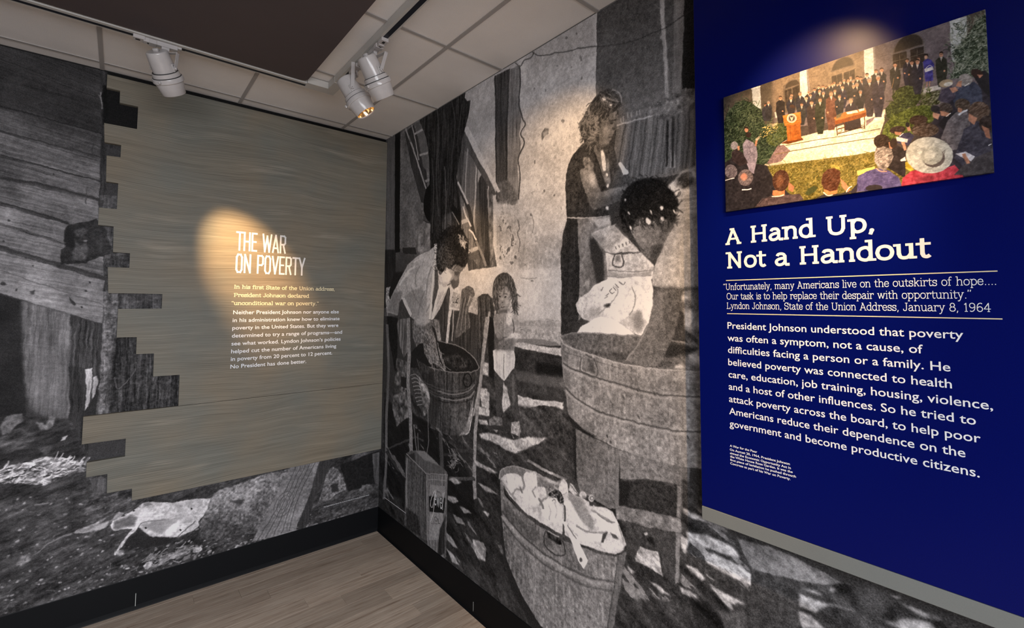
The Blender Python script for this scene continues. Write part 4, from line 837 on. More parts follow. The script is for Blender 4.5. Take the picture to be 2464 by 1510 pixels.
    c.p(196, '1219,756 1231,753 1234,764 1226,782 1219,776', 3, 'f:6'); c.ln(78, '1212,760 1211,790 1212,830', 2, 2, al=.6); c.e(78, 1207, 776, 1.5, 1.5, 0, .8); c.p(84, '1190,820 1206,812 1236,812 1238,842 1192,844', 6, 'f:5', al=.6); c.e(60, 1213, 832, 1.6, 1.6, 0, .8)
    # chair legs, rags and the bucket on the chair
    c.p(26, '925,960 1080,1040 1140,1160 1140,1250 940,1190 925,1100', 5, 'd:4'); c.ln(30, '1055,1040 1060,1100', 6, 1)
    c.ln(98, '932,780 936,880 930,1010 930,1110 924,1200', 6, 1, tex='v:6'); c.ln(60, '930,1080 1000,1050 1020,1060', 5, 1.5); c.ln(52, '930,1085 960,1130 990,1150', 6, 1.5)
    c.p(96, '960,768 985,764 984,840 972,860 962,830 955,780', 1.5, 'v:20'); c.p(84, '955,860 980,870 986,930 968,945 950,920', 2, 's:20 v:9'); c.p(92, '948,950 978,940 986,1000 960,1020 955,1026 944,980', 2, 's:22'); c.p(36, '965,905 984,910 984,935 966,930', 1.5)
    c.p(30, '985,855 1012,862 1040,880 1040,1000 1010,990 990,900', 2)
    c.p(62, '1000,850 1034,884 1098,896 1150,888 1140,960 1132,1034 1122,1044 1103,1049 1072,1044 1040,1030 1032,1000 1018,930', 1, 'v:11 f:6 m:4'); c.p(28, '986,852 1010,826 1056,820 1098,830 1131,850 1152,878 1150,890 1136,893 1098,895 1032,882', 1); c.p(44, '1064,860 1100,850 1134,866 1140,880 1098,888', 5, 'f:9 s:6'); c.ln(120, '1056,820 1098,830 1131,850 1152,878 1150,888 1136,893 1098,895 1060,890 1032,882', 2.2, .6, c=1)
    c.ln(118, '1020,922 1050,938 1090,948 1128,940 1143,924', 3, 1, c=1); c.ln(30, '1022,930 1052,946 1092,955 1128,948 1143,932', 3, 1, c=1); c.ln(126, '1024,938 1056,954 1092,962 1128,955 1142,940', 3, 1, c=1); c.ln(30, '1026,946 1056,962 1092,969 1128,962 1141,950', 2.5, 1, c=1)
    c.p(150, '1136,970 1142,950 1134,1020 1124,1044 1104,1048 1120,1030', 2.5, 'f:10', al=.8); c.ring(24, 1125, 914, 10, 16, 0, 3.2, .7); c.e(56, 1125, 914, 7, 12, 0, 1, 'f:8'); c.p(96, '1096,1000 1112,980 1118,1030 1100,1040', 6, 'f:10', al=.6)
    c.p(40, '1012,900 1040,892 1060,960 1050,1030 1036,1020 1022,960', 8, 'v:5', al=.7); c.p(92, '1080,970 1124,966 1124,1030 1104,1042 1084,1030', 8, 'v:12 f:10', al=.7)
    for yy in (918, 932): c.ln(112, '1022,%d 1052,%d 1090,%d 1126,%d 1142,%d' % (yy, yy + 14, yy + 22, yy + 16, yy + 2), 2, 1, c=1, al=.5)
    c.p(108, '1014,800 1040,790 1052,820 1062,850 1074,884 1070,890 1060,880 1052,884 1046,872 1036,876 1022,850', 1.5, 'f:14'); c.curls('1014,800 1040,790 1062,846 1074,886 1040,878 1020,846', (150, 160, 70, 60), 170, 7, 1.5, 13, flow=62, al=.7); c.ln(30, '1048,800 1056,850 1066,880', 2.5, 1, c=1)
    c.ln(186, '1120,1044 1130,1036 1134,1010 1139,980', 2.2, .9, c=1)
    c.p(60, '988,884 1004,884 1030,930 1034,960 1032,990 1020,1000 1000,960 986,940', 1.5, 'f:5')
    for k in range(9): c.ln(150, [(988 + 2 * k, 902 + 9 * k), (1000 + 2.4 * k, 900 + 9 * k), (1008 + 2.4 * k, 908 + 9 * k)], 1.8, .6, c=1)
    c.p(120, '1006,900 1030,930 1036,962 1030,996 1020,1000 1014,950', 1, 's:34', al=.9); c.ln(110, '1030,990 1032,1060 1028,1090', 1.6, .6)
    c.ln(128, '983,764 985,860 982,920 988,1000 990,1090', 8, .8, tex='f:9'); c.ln(136, '1172,762 1164,850 1152,960 1144,1050 1142,1150 1144,1200', 8, .9, c=1, tex='f:7'); c.ln(150, '1160,900 1148,960 1140,1000', 4, .8); c.ln(60, '1080,1060 1100,1075 1140,1110', 7, 1.2); c.ln(70, '1060,1040 1064,1110 1066,1150', 9, 1.2, tex='v:8'); c.ln(46, '1068,1092 1140,1094', 8, 1.2); c.e(140, 1104, 1081, 5, 4, 0, 1); c.e(104, 1137, 1083, 5, 4, 0, 1); c.p(150, '1126,1002 1138,998 1136,1014 1128,1014', 1.5, 'f:10'); c.ln(50, '1078,1150 1144,1152', 7, 1.2)
    c.ln(88, '996,1020 1004,1090', 3, .8); c.ln(100, '1006,1040 1008,1090', 2, .8)
    c.ln(44, '1076,1050 1104,1076 1136,1112', 7, 1.5); c.ln(58, '1086,1082 1140,1084', 8, 1.2, tex='f:5'); c.ln(66, '1082,1150 1142,1150', 8, 1.2, tex='f:6'); c.curls('1078,1090 1104,1092 1108,1130 1080,1124', (120, 90, 150), 50, 5, 1.6, 51)
    c.ln(140, '1269,1106 1300,1124 1330,1138 1364,1152', 6, 1.2, c=1, tex='s:14')
    # dapples near the chair
    for q in ('1078,1190 1098,1196 1104,1206 1092,1210 1078,1200', '1106,1216 1128,1226 1136,1234 1116,1232', '1090,1236 1110,1246 1120,1262 1100,1256', '1148,1158 1180,1174 1198,1188 1170,1182', '1138,1296 1164,1304 1170,1320 1168,1350 1150,1342 1140,1320', '1070,1276 1086,1290 1102,1318 1090,1312 1076,1296', '1074,1316 1092,1334 1106,1358 1090,1352', '1160,1226 1178,1234 1174,1242', '1140,1105 1170,1120 1200,1136 1180,1136 1146,1118', '1080,1152 1094,1148 1112,1160 1096,1164'): c.p(150, q, 1.8, 'd:14 f:8')
    c.p(132, '925,1010 1200,1050 1220,1400 1060,1330 925,1200', 2, 'f:8', thr=('d', 1.75), al=.6)
    # oil can
    c.p(84, '976,1092 1026,1136 1030,1300 1004,1290 974,1262', 1, 'v:9 f:6', grad=((980, 1200), (1024, 1200), 72)); c.ln(126, '980,1100 978,1180 980,1240', 3, 1.5); c.p(34, '978,1220 1006,1240 1014,1290 978,1270', 5, 'f:6', al=.8); c.p(104, '1026,1138 1078,1140 1074,1338 1058,1346 1028,1312', 1, 'v:12 f:4'); c.p(82, '978,1090 990,1083 1020,1083 1076,1134 1078,1142 1028,1142 1010,1124', 1, 'v:6'); c.p(118, '1000,1084 1022,1084 1060,1120 1020,1104', 2); c.p(46, '982,1094 998,1088 1000,1108', 1.5); c.ln(150, '978,1090 1026,1138 1078,1141', 1.6, .6); c.ln(132, '1027,1140 1029,1300', 2, .6)
    c.p(26, '1032,1192 1072,1196 1069,1234 1034,1230', .8); c.p(128, '1035,1164 1072,1168 1071,1192 1035,1190', .8); c.p(134, '1035,1231 1068,1233 1066,1262 1058,1272 1054,1298 1032,1298 1034,1260', .8, 'f:4'); c.ln(175, '1047,1178 1043,1186 1037,1205 1037,1216 1041,1219 1044,1208 1048,1184 1050,1177 1048,1196 1044,1226 1040,1246 1036,1254', 1.5, .4, c=1); c.ln(170, '1070,1182 1067,1200 1064,1222', 1.4, .4, c=1); c.ln(150, '1030,1152 1076,1155', 1.2, .5); c.ln(80, '1038,1258 1060,1259', 1, .4); c.p(40, '1060,1270 1072,1240 1070,1330 1052,1340 1056,1300', 2, 'v:6')
    # ---- wall behind standing woman, poles, corrugated fence
    c.p(74, '1437,28 1500,-40 1700,-140 1700,230 1560,300 1484,330 1480,262 1434,234', 0, 'm:3 f:4', grad=((1560, 40), (1520, 280), 102)); c.p(34, '1640,-80 1700,-80 1700,215 1640,215', 2); c.p(56, '1510,10 1516,28 1508,24', 1)
    c.p(148, '1588,-40 1600,-40 1600,40 1606,120 1611,232 1602,236 1596,120 1589,40', 1, 'v:9'); c.p(118, '1623,-40 1650,-40 1646,60 1640,222 1618,224 1622,100', 1.5, 'v:6'); c.p(150, '1588,88 1600,84 1598,94 1590,94', 1); c.ln(110, '1573,10 1584,20 1592,18', 3, 1)
    c.p(104, '1484,318 1500,290 1565,280 1600,240 1640,215 1700,212 1700,400 1675,410 1600,425 1500,448 1474,400', 1, 'v:6')
    for k in range(22):
        x = 1492 + k * 9.0; c.ln((58, 132, 74)[k % 3], [(x + 14 - .3 * k, 296 - (x - 1492) * .42), (x + 2, 360 - (x - 1492) * .1), (x - 10 + .3 * k, 432 - (x - 1492) * .12)], 3.6 - (k % 3) * .5, 1.4, al=.7)
    c.p(174, '1614,362 1618,362 1616,402 1612,402', .8); c.p(170, '1621,366 1624,366 1626,402 1620,402', .8)
    for k in range(1):
        pass
    c.ln(168, '1484,302 1520,292 1568,278 1588,264 1592,250', 3, 1, c=1); c.ln(38, '1600,240 1608,300 1604,400', 5, 1.5); c.ln(40, '1622,235 1620,300 1618,400', 6, 2)
    for x, y in ((1494,285),(1500,280),(1511,272),(1520,270),(1532,266),(1540,264),(1564,256),(1608,225),(1622,225),(1634,222),(1650,212),(1662,214)): c.ln(150, [(x, y), (x + 1, y + 14)], 3, .8)
    c.p(90, '1560,270 1580,244 1600,236 1640,222 1672,212 1672,262 1600,290', 3, 's:22 f:8')
    for pts in ('1281,125 1290,131 1313,133 1340,127 1370,122 1410,114 1437,112', '1437,112 1480,108 1510,102 1545,92 1580,76 1610,62 1640,42 1668,24'): c.ln(48, pts, 1.8, .5, c=1)
    # ---- standing woman
    c.p(40, '1366,522 1394,524 1396,700 1392,760 1375,800 1350,802 1352,700 1350,610 1356,560', 1, 'f:4 v:3'); c.p(112, '1390,524 1465,518 1478,560 1470,640 1462,690 1420,730 1392,770 1395,640', 1, 's:8 f:6'); c.p(170, '1424,528 1468,520 1470,540 1440,548', 3); c.p(88, '1420,600 1440,590 1444,650 1425,690 1410,650', 6, 's:8', al=.7); c.p(44, '1418,574 1430,570 1452,610 1456,700 1440,700 1424,620', 3)
    c.p(92, '1418,350 1466,345 1472,380 1478,452 1466,456 1447,420', 1.2, 'f:5')
    c.p(47, '1426,350 1407,340 1396,352 1384,368 1374,382 1367,397 1362,420 1361,439 1362,480 1365,523 1420,525 1466,521 1468,470 1456,440 1447,414 1438,384', 1, 'f:6', c=0); c.p(58, '1447,360 1466,345 1474,352 1479,360 1484,376 1486,392 1485,410 1476,436 1479,452 1468,455 1464,430 1466,400 1456,378', 1, 'f:5')
    c.p(116, '1404,380 1416,376 1430,396 1430,414 1410,406 1404,396', 2.5, 's:20 f:8', al=.75); c.p(38, '1400,420 1406,470 1420,505 1414,520 1398,480', 3, al=.6); c.ln(34, '1424,352 1436,384 1446,412 1452,440', 2.2, 1, c=1)
    c.p(186, '1446,361 1452,359 1456,376 1460,410 1452,410 1448,392', 1, 'f:5'); c.p(104, '1460,380 1466,384 1470,440 1460,452 1452,430 1462,412', 2, 's:16'); c.ln(190, '1366,523 1400,525 1430,523 1466,519', 2.2, .6, c=1)
    for x, y in ((1461, 420), (1462.5, 447), (1461.7, 500)): c.e(60, x + 1, y + 1, 4.4, 5, 0, 1); c.e(205, x, y, 3.6, 4.6, 0, .7)
    c.p(104, '1394,410 1400,406 1408,404 1420,408 1430,414 1436,432 1441,448 1446,462 1478,452 1510,444 1541,434 1536,456 1500,478 1466,492 1430,504 1422,494 1412,470 1403,443', 1.2, 'f:6', c=0); c.p(172, '1414,420 1426,414 1434,430 1434,450 1424,446', 4, 'f:4', al=.9); c.p(134, '1400,412 1412,410 1420,440 1410,440', 4, al=.8); c.p(74, '1412,470 1440,480 1500,462 1536,446 1530,462 1470,492 1430,504', 4, 'f:4', al=.8); c.p(140, '1450,462 1480,452 1500,448 1490,460 1460,470', 4, al=.6)
    c.p(74, '1485,396 1500,412 1512,420 1526,434 1500,446 1479,452 1476,436', 1.5, 'f:5'); c.p(210, '1488,394 1493,390 1503,400 1513,415 1508,419 1500,421', .9, 'f:5')
    FW = '1483,262 1490,268 1489,284 1486,290 1482,304 1484,309 1479,314 1477,322 1474,326 1472,335 1464,347 1456,352 1446,354 1430,344 1436,310 1448,286'
    c.p(94, FW, 1, 'f:6', c=0); c.p(122, '1450,306 1466,302 1472,316 1462,334 1450,330', 5, 'f:4', al=.8); c.p(128, '1472,268 1486,266 1486,282 1474,284', 4, al=.7); c.p(52, '1466,291 1484,286 1484,290 1468,295', 1.4); c.p(36, '1468,296 1477,295 1476,299 1469,300', 1.2); c.p(60, '1474,306 1482,308 1478,314 1474,312', 1.5); c.ln(44, '1464,331 1473,330', 2.2, .8); c.p(58, '1436,344 1456,352 1468,344 1466,356 1440,362', 3, 'f:4', al=.8); c.p(64, '1440,300 1450,310 1446,340 1432,344', 4, al=.7)
    H2 = '1466,214 1478,214 1487,219 1495,232 1496,246 1490,262 1482,264 1474,274 1462,281 1451,285 1446,300 1443,320 1438,340 1428,354 1414,348 1407,336 1398,324 1398,297 1404,284 1409,275 1415,262 1424,246 1432,234 1441,224 1452,217'
    c.p(60, H2, 1.6, 'f:7', c=1); c.curls(H2, (30, 36, 84, 100, 50), 460, 9, 1.8, 21, flow=110); c.curls('1400,290 1424,262 1440,290 1436,340 1410,340', (118, 96, 132, 44), 230, 6, 2, 22); c.p(40, '1446,240 1462,226 1480,232 1484,250 1470,262 1452,256', 3, 'f:5', al=.8); c.curls('1442,224 1484,218 1484,254 1444,256', (150, 118, 66, 44), 90, 6, 1.8, 23, flow=40); c.ln(168, '1474,215 1488,221 1495,234 1495,248', 3.2, 1.4, c=1, al=.8); c.p(208, '1467,250 1475,251 1474,255 1468,254', 1.2); c.p(180, '1449,236 1456,234 1458,242 1451,243', 1.5, 's:20')
    # ---- washboard and tub behind
    c.p(148, '1421,561 1482,538 1500,560 1540,606 1460,608', 1, 's:7 f:5', grad=((1440, 570), (1500, 600), 168)); c.ln(70, '1482,540 1516,578', 4, 1); c.p(200, '1478,590 1508,570 1520,590 1484,604', 2, 's:16')
    for k in range(5): c.ln(60, [(1482 + 8 * k, 592 - 3 * k), (1484 + 8 * k, 599 - 3 * k)], 2, .6)
    c.p(178, '1457,608 1500,612 1545,606 1575,640 1572,672 1462,676 1460,640', 1.2, 'f:8'); c.ln(90, '1456,607 1500,611 1546,605', 2, .6); c.ln(52, '1480,611 1475,630 1478,638 1490,643 1499,638 1500,626 1497,612', 2.6, .7, c=1); c.p(120, '1482,614 1494,614 1494,630 1482,628', 2, 's:10'); c.p(138, '1462,654 1512,660 1568,650 1568,662 1510,668 1462,664', 3, al=.8); c.ln(104, '1462,650 1510,654 1572,650', 2, 1); c.ln(110, '1462,664 1510,668 1570,662', 2, 1)
    # ---- bag of laundry
    c.p(172, '1640,410 1676,400 1680,520 1640,535 1618,520 1600,460', 2, 's:20 h:8', al=.9); c.p(66, '1628,432 1640,416 1660,410 1672,424 1664,446 1644,454 1630,446', 2.5, 's:20 f:10', al=.7); c.p(150, '1620,470 1678,470 1678,520 1640,530', 4, 'h:10')
    c.p(188, '1386,732 1396,716 1416,703 1430,686 1446,677 1470,668 1492,670 1530,665 1568,664 1572,700 1574,760 1560,800 1542,808 1520,800 1490,790 1470,780 1430,778 1400,764 1390,748', 1.2, 'm:6 f:4', grad=((1410, 740), (1500, 700), 205))
    c.p(138, '1400,745 1440,735 1460,760 1500,770 1540,740 1560,780 1540,806 1500,794 1460,778 1410,770', 8, 's:10', al=.7); c.p(120, '1524,780 1534,740 1546,760 1540,800', 4); c.ln(130, '1476,686 1488,700 1470,730 1440,756', 2.5, 1.5, c=1); c.ln(120, '1520,690 1530,720 1516,760', 2.5, 1.5, c=1)
    for q in ('1481,682 1490,692', '1476,690 1484,700', '1474,694 1468,700 1474,706 1480,702', '1490,676 1500,684 1506,678', '1466,706 1458,712', '1464,712 1456,718', '1452,690 1446,698'): c.ln(84, q, 2.2, .7, c=1)
    c.e(120, 1462, 735, 9, 5, -15, 2, 's:30'); c.p(206, '1388,800 1398,786 1416,776 1430,766 1446,762 1470,766 1490,776 1508,790 1530,806 1460,808 1400,806', 1.5, 's:8')
    # ---- big tub
    c.p(84, '1348,808 1391,800 1466,802 1542,808 1617,818 1683,828 1686,892 1617,888 1555,882 1492,871 1431,853 1391,841 1361,828', 1, 'f:8 m:5'); c.p(58, '1400,842 1500,848 1560,870 1640,880 1560,882 1490,868', 5, 'f:6', al=.8); c.p(128, '1640,866 1684,836 1690,892 1620,886', 3, 'd:30 s:14'); c.p(40, '1600,820 1684,836 1660,850 1610,860 1590,850', 3)
    c.p(116, '1348,812 1391,843 1431,856 1492,874 1555,885 1617,891 1690,896 1692,1126 1640,1122 1600,1114 1540,1098 1480,1076 1420,1045 1385,1018 1368,996 1360,940 1352,860', 1, 'm:7 f:9 v:5', grad=((1370, 930), (1560, 980), 122)); c.p(92, '1352,840 1364,850 1380,990 1368,992', 6, al=.8); c.p(30, '1362,985 1372,1000 1400,1028 1440,1052 1412,1046 1378,1024', 2)
    c.ln(156, '1348,808 1353,820 1361,829 1391,842 1431,855 1492,873 1555,884 1617,890 1688,894', 3.6, .8, c=1); c.ln(126, '1348,808 1391,800 1466,802 1542,809 1617,818 1664,829 1684,834', 2.4, .7, c=1); c.ln(66, '1352,836 1365,847 1395,858 1431,868 1492,884', 2, 1.2, c=1, al=.6)
    for a, b in (('1355,872 1372,884 1392,892 1440,908 1517,932 1590,948 1690,953', 1), ('1358,930 1374,946 1392,960 1440,988 1530,1014 1620,1034 1690,1037', 1)):
        c.ln(66, a, 3.5, 1.5, c=1); c.ln(150, [(x, y + 6) for x, y in P(a)], 5, 2, c=1, al=.8); c.ln(150, [(x, y - 6) for x, y in P(a)], 3, 2, c=1, al=.5)
    c.ln(70, '1399,860 1396,884 1402,896 1434,904 1437,884 1430,862', 2.5, .8, c=1); c.ln(160, '1401,864 1399,882 1404,892 1430,899', 1.6, .7, c=1); c.p(98, '1402,866 1428,864 1432,896 1404,890', 3, 's:14'); c.ln(80, '1408,852 1426,860', 4, 1)
    for x, y in ((1535,938),(1574,945),(1463,1050),(1470,1062),(1538,1002),(1655,1050),(1500,955)): c.e(60, x, y, 2, 5, -20, 1)
    # ---- woman in front (from behind)
    c.p(88, '1640,690 1684,688 1688,800 1660,830 1640,800 1620,790 1632,740', 2, 's:18'); c.p(50, '1622,760 1650,770 1640,806 1616,800', 3)
    c.p(152, '1626,532 1652,520 1690,514 1690,694 1640,696 1600,694 1570,686 1576,640 1590,600 1608,560', 1.2, 'f:5', grad=((1590, 670), (1640, 580), 142))
    for k in range(8): c.ln(132, [(1600 + 11 * k, 600 - 5 * k), (1590 + 12 * k, 690)], 1.6, 1, al=.5)
    c.p(60, '1572,686 1640,692 1688,688 1688,700 1640,706 1576,702', 3, al=.7); c.p(112, '1642,700 1682,696 1688,830 1664,836 1648,806 1640,760', 2, 's:16 f:6'); c.p(52, '1636,740 1650,760 1646,790 1676,812 1684,830 1650,812 1626,800 1622,780', 3, 'f:5'); c.p(150, '1646,740 1668,742 1662,790 1650,784', 2, 's:16'); c.p(92, '1573,693 1640,695 1637,742 1628,780 1621,810 1608,836 1596,864 1580,880 1545,880 1507,866 1524,838 1541,813 1562,776 1571,734', 1.4, 'f:6', grad=((1545, 850), (1615, 760), 76)); c.p(112, '1576,700 1600,700 1596,770 1570,820 1560,800', 8, 'f:4', al=.5); c.ln(130, '1506,868 1534,832 1562,780', 2.4, 1.2, c=1)
    c.p(84, '1514,548 1524,532 1545,522 1600,522 1626,526 1618,552 1600,582 1590,606 1580,622 1572,626 1564,624 1548,612 1534,588', 1.4, 'f:7', grad=((1588, 610), (1536, 560), 116), c=0); c.p(46, '1566,596 1594,584 1586,612 1576,625 1566,622', 4, al=.8); c.p(126, '1524,545 1532,536 1546,552 1552,580 1540,586', 4, 'f:5', al=.7); c.p(58, '1600,528 1624,530 1604,566 1590,560', 5, al=.6); c.ln(52, '1538,592 1546,602 1552,604', 2, 1)
    H3 = '1554,428 1568,427 1582,429 1596,435 1604,444 1611,455 1622,464 1628,476 1634,486 1637,493 1630,500 1631,508 1626,514 1627,528 1618,536 1608,524 1594,530 1580,524 1566,532 1554,520 1541,518 1530,528 1522,552 1516,556 1508,549 1500,541 1495,531 1493,518 1491,508 1493,489 1497,474 1503,460 1512,448 1524,439 1540,432'
    c.p(18, H3, 2.2, 'f:3', c=0); c.curls(H3, (12, 30, 36, 22), 420, 8, 2, 31); c.curls('1496,500 1630,500 1626,536 1500,545', (44, 52, 20), 160, 7, 2, 32, flow=60)
    for x, y, a, b in ((1592,499,4,5),(1568,510,2.2,6),(1561,531,5,8),(1594,526,4.5,6),(1514,511,2,5),(1518,548,2.5,6),(1624,510,2,6),(1504,480,2.5,3)): c.e(196, x, y, a, b, -25, 1.2, 'f:14')
    # ---- table under the tub
    c.p(30, '1380,1030 1500,1090 1500,1250 1420,1200 1382,1150', 2); c.p(96, '1386,1030 1420,1048 1482,1078 1484,1222 1470,1222 1440,1206 1396,1180 1388,1150', 1, 'f:8 m:5'); c.p(106, '1488,1080 1540,1098 1640,1122 1652,1124 1650,1168 1560,1152 1494,1150', 1, 'f:8'); c.p(44, '1490,1152 1560,1158 1630,1172 1636,1244 1560,1232 1490,1214', 1.5, 'f:5'); c.p(28, '1490,1154 1516,1158 1512,1216 1490,1212', 2)
    c.p(110, '1482,1214 1540,1224 1640,1246 1640,1282 1560,1266 1484,1248', 1, 's:10 f:8'); c.p(104, '1482,1078 1490,1080 1490,1220 1482,1218', 1); c.p(112, '1630,1166 1652,1170 1648,1240 1640,1246 1628,1240', 1, 'f:8'); c.p(98, '1640,1122 1662,1124 1658,1156 1650,1200', 1.5)
    c.p(56, '1506,1250 1530,1256 1544,1290 1540,1320 1528,1345 1508,1330', 1, 'f:4'); c.p(60, '1568,1268 1640,1282 1636,1360 1632,1412 1612,1396 1596,1380 1592,1330', 1, 'f:4'); c.p(120, '1626,1280 1638,1282 1634,1400 1626,1404', 1, 'f:7')
    c.p(176, '1541,1314 1556,1320 1584,1324 1590,1360 1598,1386 1560,1364 1530,1348 1528,1340', 1, 'd:22 f:8'); c.p(60, '1555,1284 1570,1290 1584,1318 1552,1310', 2, 's:16'); c.e(170, 1556, 1283, 4, 4, 0, 1)
    # ---- dappled ground to the right, second bench and legs
    G2 = '1640,1150 1700,1180 1700,1250 1860,1320 2100,1420 2464,1560 2464,1800 1480,1640 1500,1350 1640,1420'
    c.p(52, G2, 2, 'd:9 f:5')
    for q in ('1640,1218 1680,1236 1706,1256 1670,1246 1645,1236', '1650,1276 1700,1284 1760,1312 1782,1340 1740,1330 1690,1310 1656,1296', '1690,1320 1740,1338 1780,1360 1808,1380 1808,1408 1770,1392 1730,1370 1700,1350', '1648,1354 1676,1366 1700,1390 1690,1396 1664,1376', '1710,1410 1750,1426 1796,1450 1760,1450 1764,1470 1740,1446', '1634,1408 1660,1420 1680,1434 1660,1434 1640,1424', '1562,1396 1590,1410 1616,1434 1590,1424', '1638,1284 1660,1300 1650,1330 1640,1320', '1684,1446 1700,1456 1700,1466 1688,1456', '1508,1360 1530,1376 1520,1380'): c.p(166, q, 1.8, 'd:16 f:10')
    c.p(140, '1640,1200 1810,1300 1810,1450 1500,1440 1500,1360 1640,1400', 2, 'f:8', thr=('d', 1.25), al=.7); c.p(30, '1660,1450 1700,1440 1730,1480 1760,1520 1680,1520', 4, 'd:7'); c.p(76, '1735,1470 1790,1470 1800,1530 1750,1530', 3, 'f:5')
    c.p(60, '1808,1350 1860,1378 1926,1392 1922,1530 1800,1560 1806,1440', 1, 'f:5 m:3'); c.p(108, '1776,1296 1860,1314 1930,1350 1990,1378 2030,1402 1980,1406 1926,1396 1860,1380 1812,1368 1790,1330', 1.2, 'd:14 f:6'); c.p(144, '1890,1330 1930,1350 1950,1380 1920,1372', 4, 'd:8', al=.7); c.p(24, '2020,1400 2060,1412 2040,1432 1996,1420', 4)
    for q in ('1922,1424 1946,1436 1990,1450 2072,1466 2040,1462 1990,1456 1960,1470 1924,1456', '1922,1468 1950,1476 1986,1510 1930,1510', '1996,1412 2016,1416 2000,1424', '1930,1412 1966,1422 1984,1432 1950,1424', '2164,1448 2200,1462 2270,1490 2220,1482', '2130,1494 2180,1482 2240,1496 2260,1520 2180,1520', '2136,1428 2170,1436 2160,1440'): c.p(152, q, 1.8, 'd:10 f:10')
    c.p(70, '2056,1424 2100,1410 2150,1440 2140,1490 2080,1470', 6, 'm:8'); c.p(28, '2140,1450 2160,1470 2150,1500 2120,1480', 5)
    # ---- front oval tub with linen
    c.p(34, '1200,1130 1216,1260 1250,1400 1330,1530 1290,1530 1225,1400 1206,1300', 5)
    c.p(106, '1203,1128 1215,1190 1250,1228 1300,1266 1360,1300 1430,1324 1480,1336 1507,1326 1500,1368 1488,1440 1470,1560 1360,1560 1300,1500 1255,1430 1218,1340 1208,1250', 1, 'f:9 v:7 m:5', grad=((1230, 1300), (1420, 1420), 116)); c.p(70, '1210,1200 1240,1240 1300,1280 1330,1300 1330,1320 1260,1290 1214,1240', 8, 'f:7', al=.7)
    c.ln(62, '1208,1228 1240,1268 1290,1316 1350,1356 1420,1388 1486,1400', 4, 2, c=1); c.ln(138, '1208,1238 1240,1278 1290,1324 1350,1364 1420,1396 1484,1408', 9, 2.5, c=1, tex='f:6'); c.ln(66, '1210,1250 1240,1292 1290,1340 1350,1378 1420,1410 1482,1420', 3, 2, c=1); c.ln(60, '1487,1332 1480,1400 1462,1510', 3, 1.2, c=1); c.p(80, '1486,1334 1506,1328 1490,1440 1470,1530 1456,1530 1476,1420', 3, al=.6)
    c.p(112, '1201,1146 1204,1134 1212,1126 1228,1122 1246,1123 1270,1130 1296,1140 1330,1158 1352,1176 1330,1210 1240,1200 1210,1170', 1, 'f:6'); c.ln(150, '1201,1150 1204,1134 1214,1125 1236,1121 1262,1127 1296,1139 1340,1164', 2.6, .7, c=1); c.p(150, '1262,1126 1340,1158 1352,1150 1366,1160 1350,1170 1300,1150', 2, 's:14')
    c.p(182, '1206,1150 1212,1142 1222,1138 1240,1137 1254,1144 1258,1156 1262,1138 1270,1134 1278,1140 1284,1133 1292,1135 1294,1170 1304,1168 1313,1172 1316,1194 1330,1193 1345,1198 1356,1212 1359,1246 1352,1284 1300,1256 1262,1230 1226,1190 1212,1165', 1.2, 's:5 f:4', c=0)
    for q, v in (('1222,1146 1240,1142 1250,1160 1240,1190 1226,1180', 205), ('1262,1142 1290,1138 1290,1170 1270,1176', 202), ('1252,1180 1280,1172 1300,1196 1290,1216 1262,1206', 206), ('1308,1204 1334,1200 1350,1220 1350,1250 1330,1256 1308,1236', 212), ('1300,1176 1312,1176 1314,1192 1302,1190', 196)): c.p(v, q, 4, 'f:3', c=1)
    for q, v, w_ in (('1256,1146 1262,1166 1258,1178', 120, 4), ('1290,1170 1282,1180 1290,1196', 132, 4), ('1296,1196 1304,1210 1308,1224', 96, 4), ('1232,1190 1244,1176 1256,1180', 128, 4), ('1316,1196 1306,1200 1300,1214', 110, 3.5), ('1320,1212 1326,1230 1322,1250', 156, 3), ('1334,1206 1340,1226 1338,1246', 160, 3), ('1210,1160 1222,1176 1240,1200', 140, 4), ('1252,1168 1258,1186', 90, 3)): c.ln(v, q, w_, 2, c=1)
    c.p(178, '1350,1182 1370,1184 1400,1196 1418,1206 1432,1217 1450,1218 1462,1220 1476,1230 1486,1254 1498,1280 1508,1308 1500,1322 1480,1331 1440,1322 1400,1308 1358,1284 1360,1246 1356,1210', 1.2, 's:4 f:4'); c.p(132, '1366,1186 1394,1196 1412,1222 1430,1252 1426,1272 1408,1262 1384,1226', 4, 'f:5', c=1); c.p(202, '1358,1200 1372,1206 1396,1250 1416,1276 1392,1284 1366,1250', 4, 'f:4', c=1); c.p(206, '1436,1224 1466,1226 1484,1258 1492,1286 1460,1278 1440,1262', 5, 'f:4', c=1, al=.9); c.p(212, '1398,1284 1440,1276 1456,1282 1444,1300 1410,1300 1392,1296', 3, 'f:3'); c.p(206, '1466,1288 1496,1300 1504,1312 1484,1326 1452,1318 1448,1304', 3, 'f:4')
    c.ln(92, '1386,1262 1410,1276 1440,1280 1462,1278', 3, 1.8, c=1); c.p(60, '1452,1282 1464,1278 1460,1290 1452,1304 1446,1302', 1.2); c.p(70, '1468,1280 1482,1286 1490,1296 1476,1292', 1.4); c.ln(110, '1424,1226 1450,1240 1474,1256', 3.5, 2, c=1); c.ln(96, '1440,1236 1460,1250 1480,1256', 2, 1.2, c=1); c.ln(120, '1488,1262 1496,1284 1502,1300', 2, 1.2, c=1)
    c.p(190, '1344,1176 1350,1156 1356,1148 1366,1162 1368,1184 1352,1188', 1, 'f:5'); c.p(176, '1368,1178 1372,1160 1380,1166 1392,1186 1382,1190', 1, 'f:5'); c.ln(90, '1372,1164 1384,1180 1394,1190', 1.5, .8)
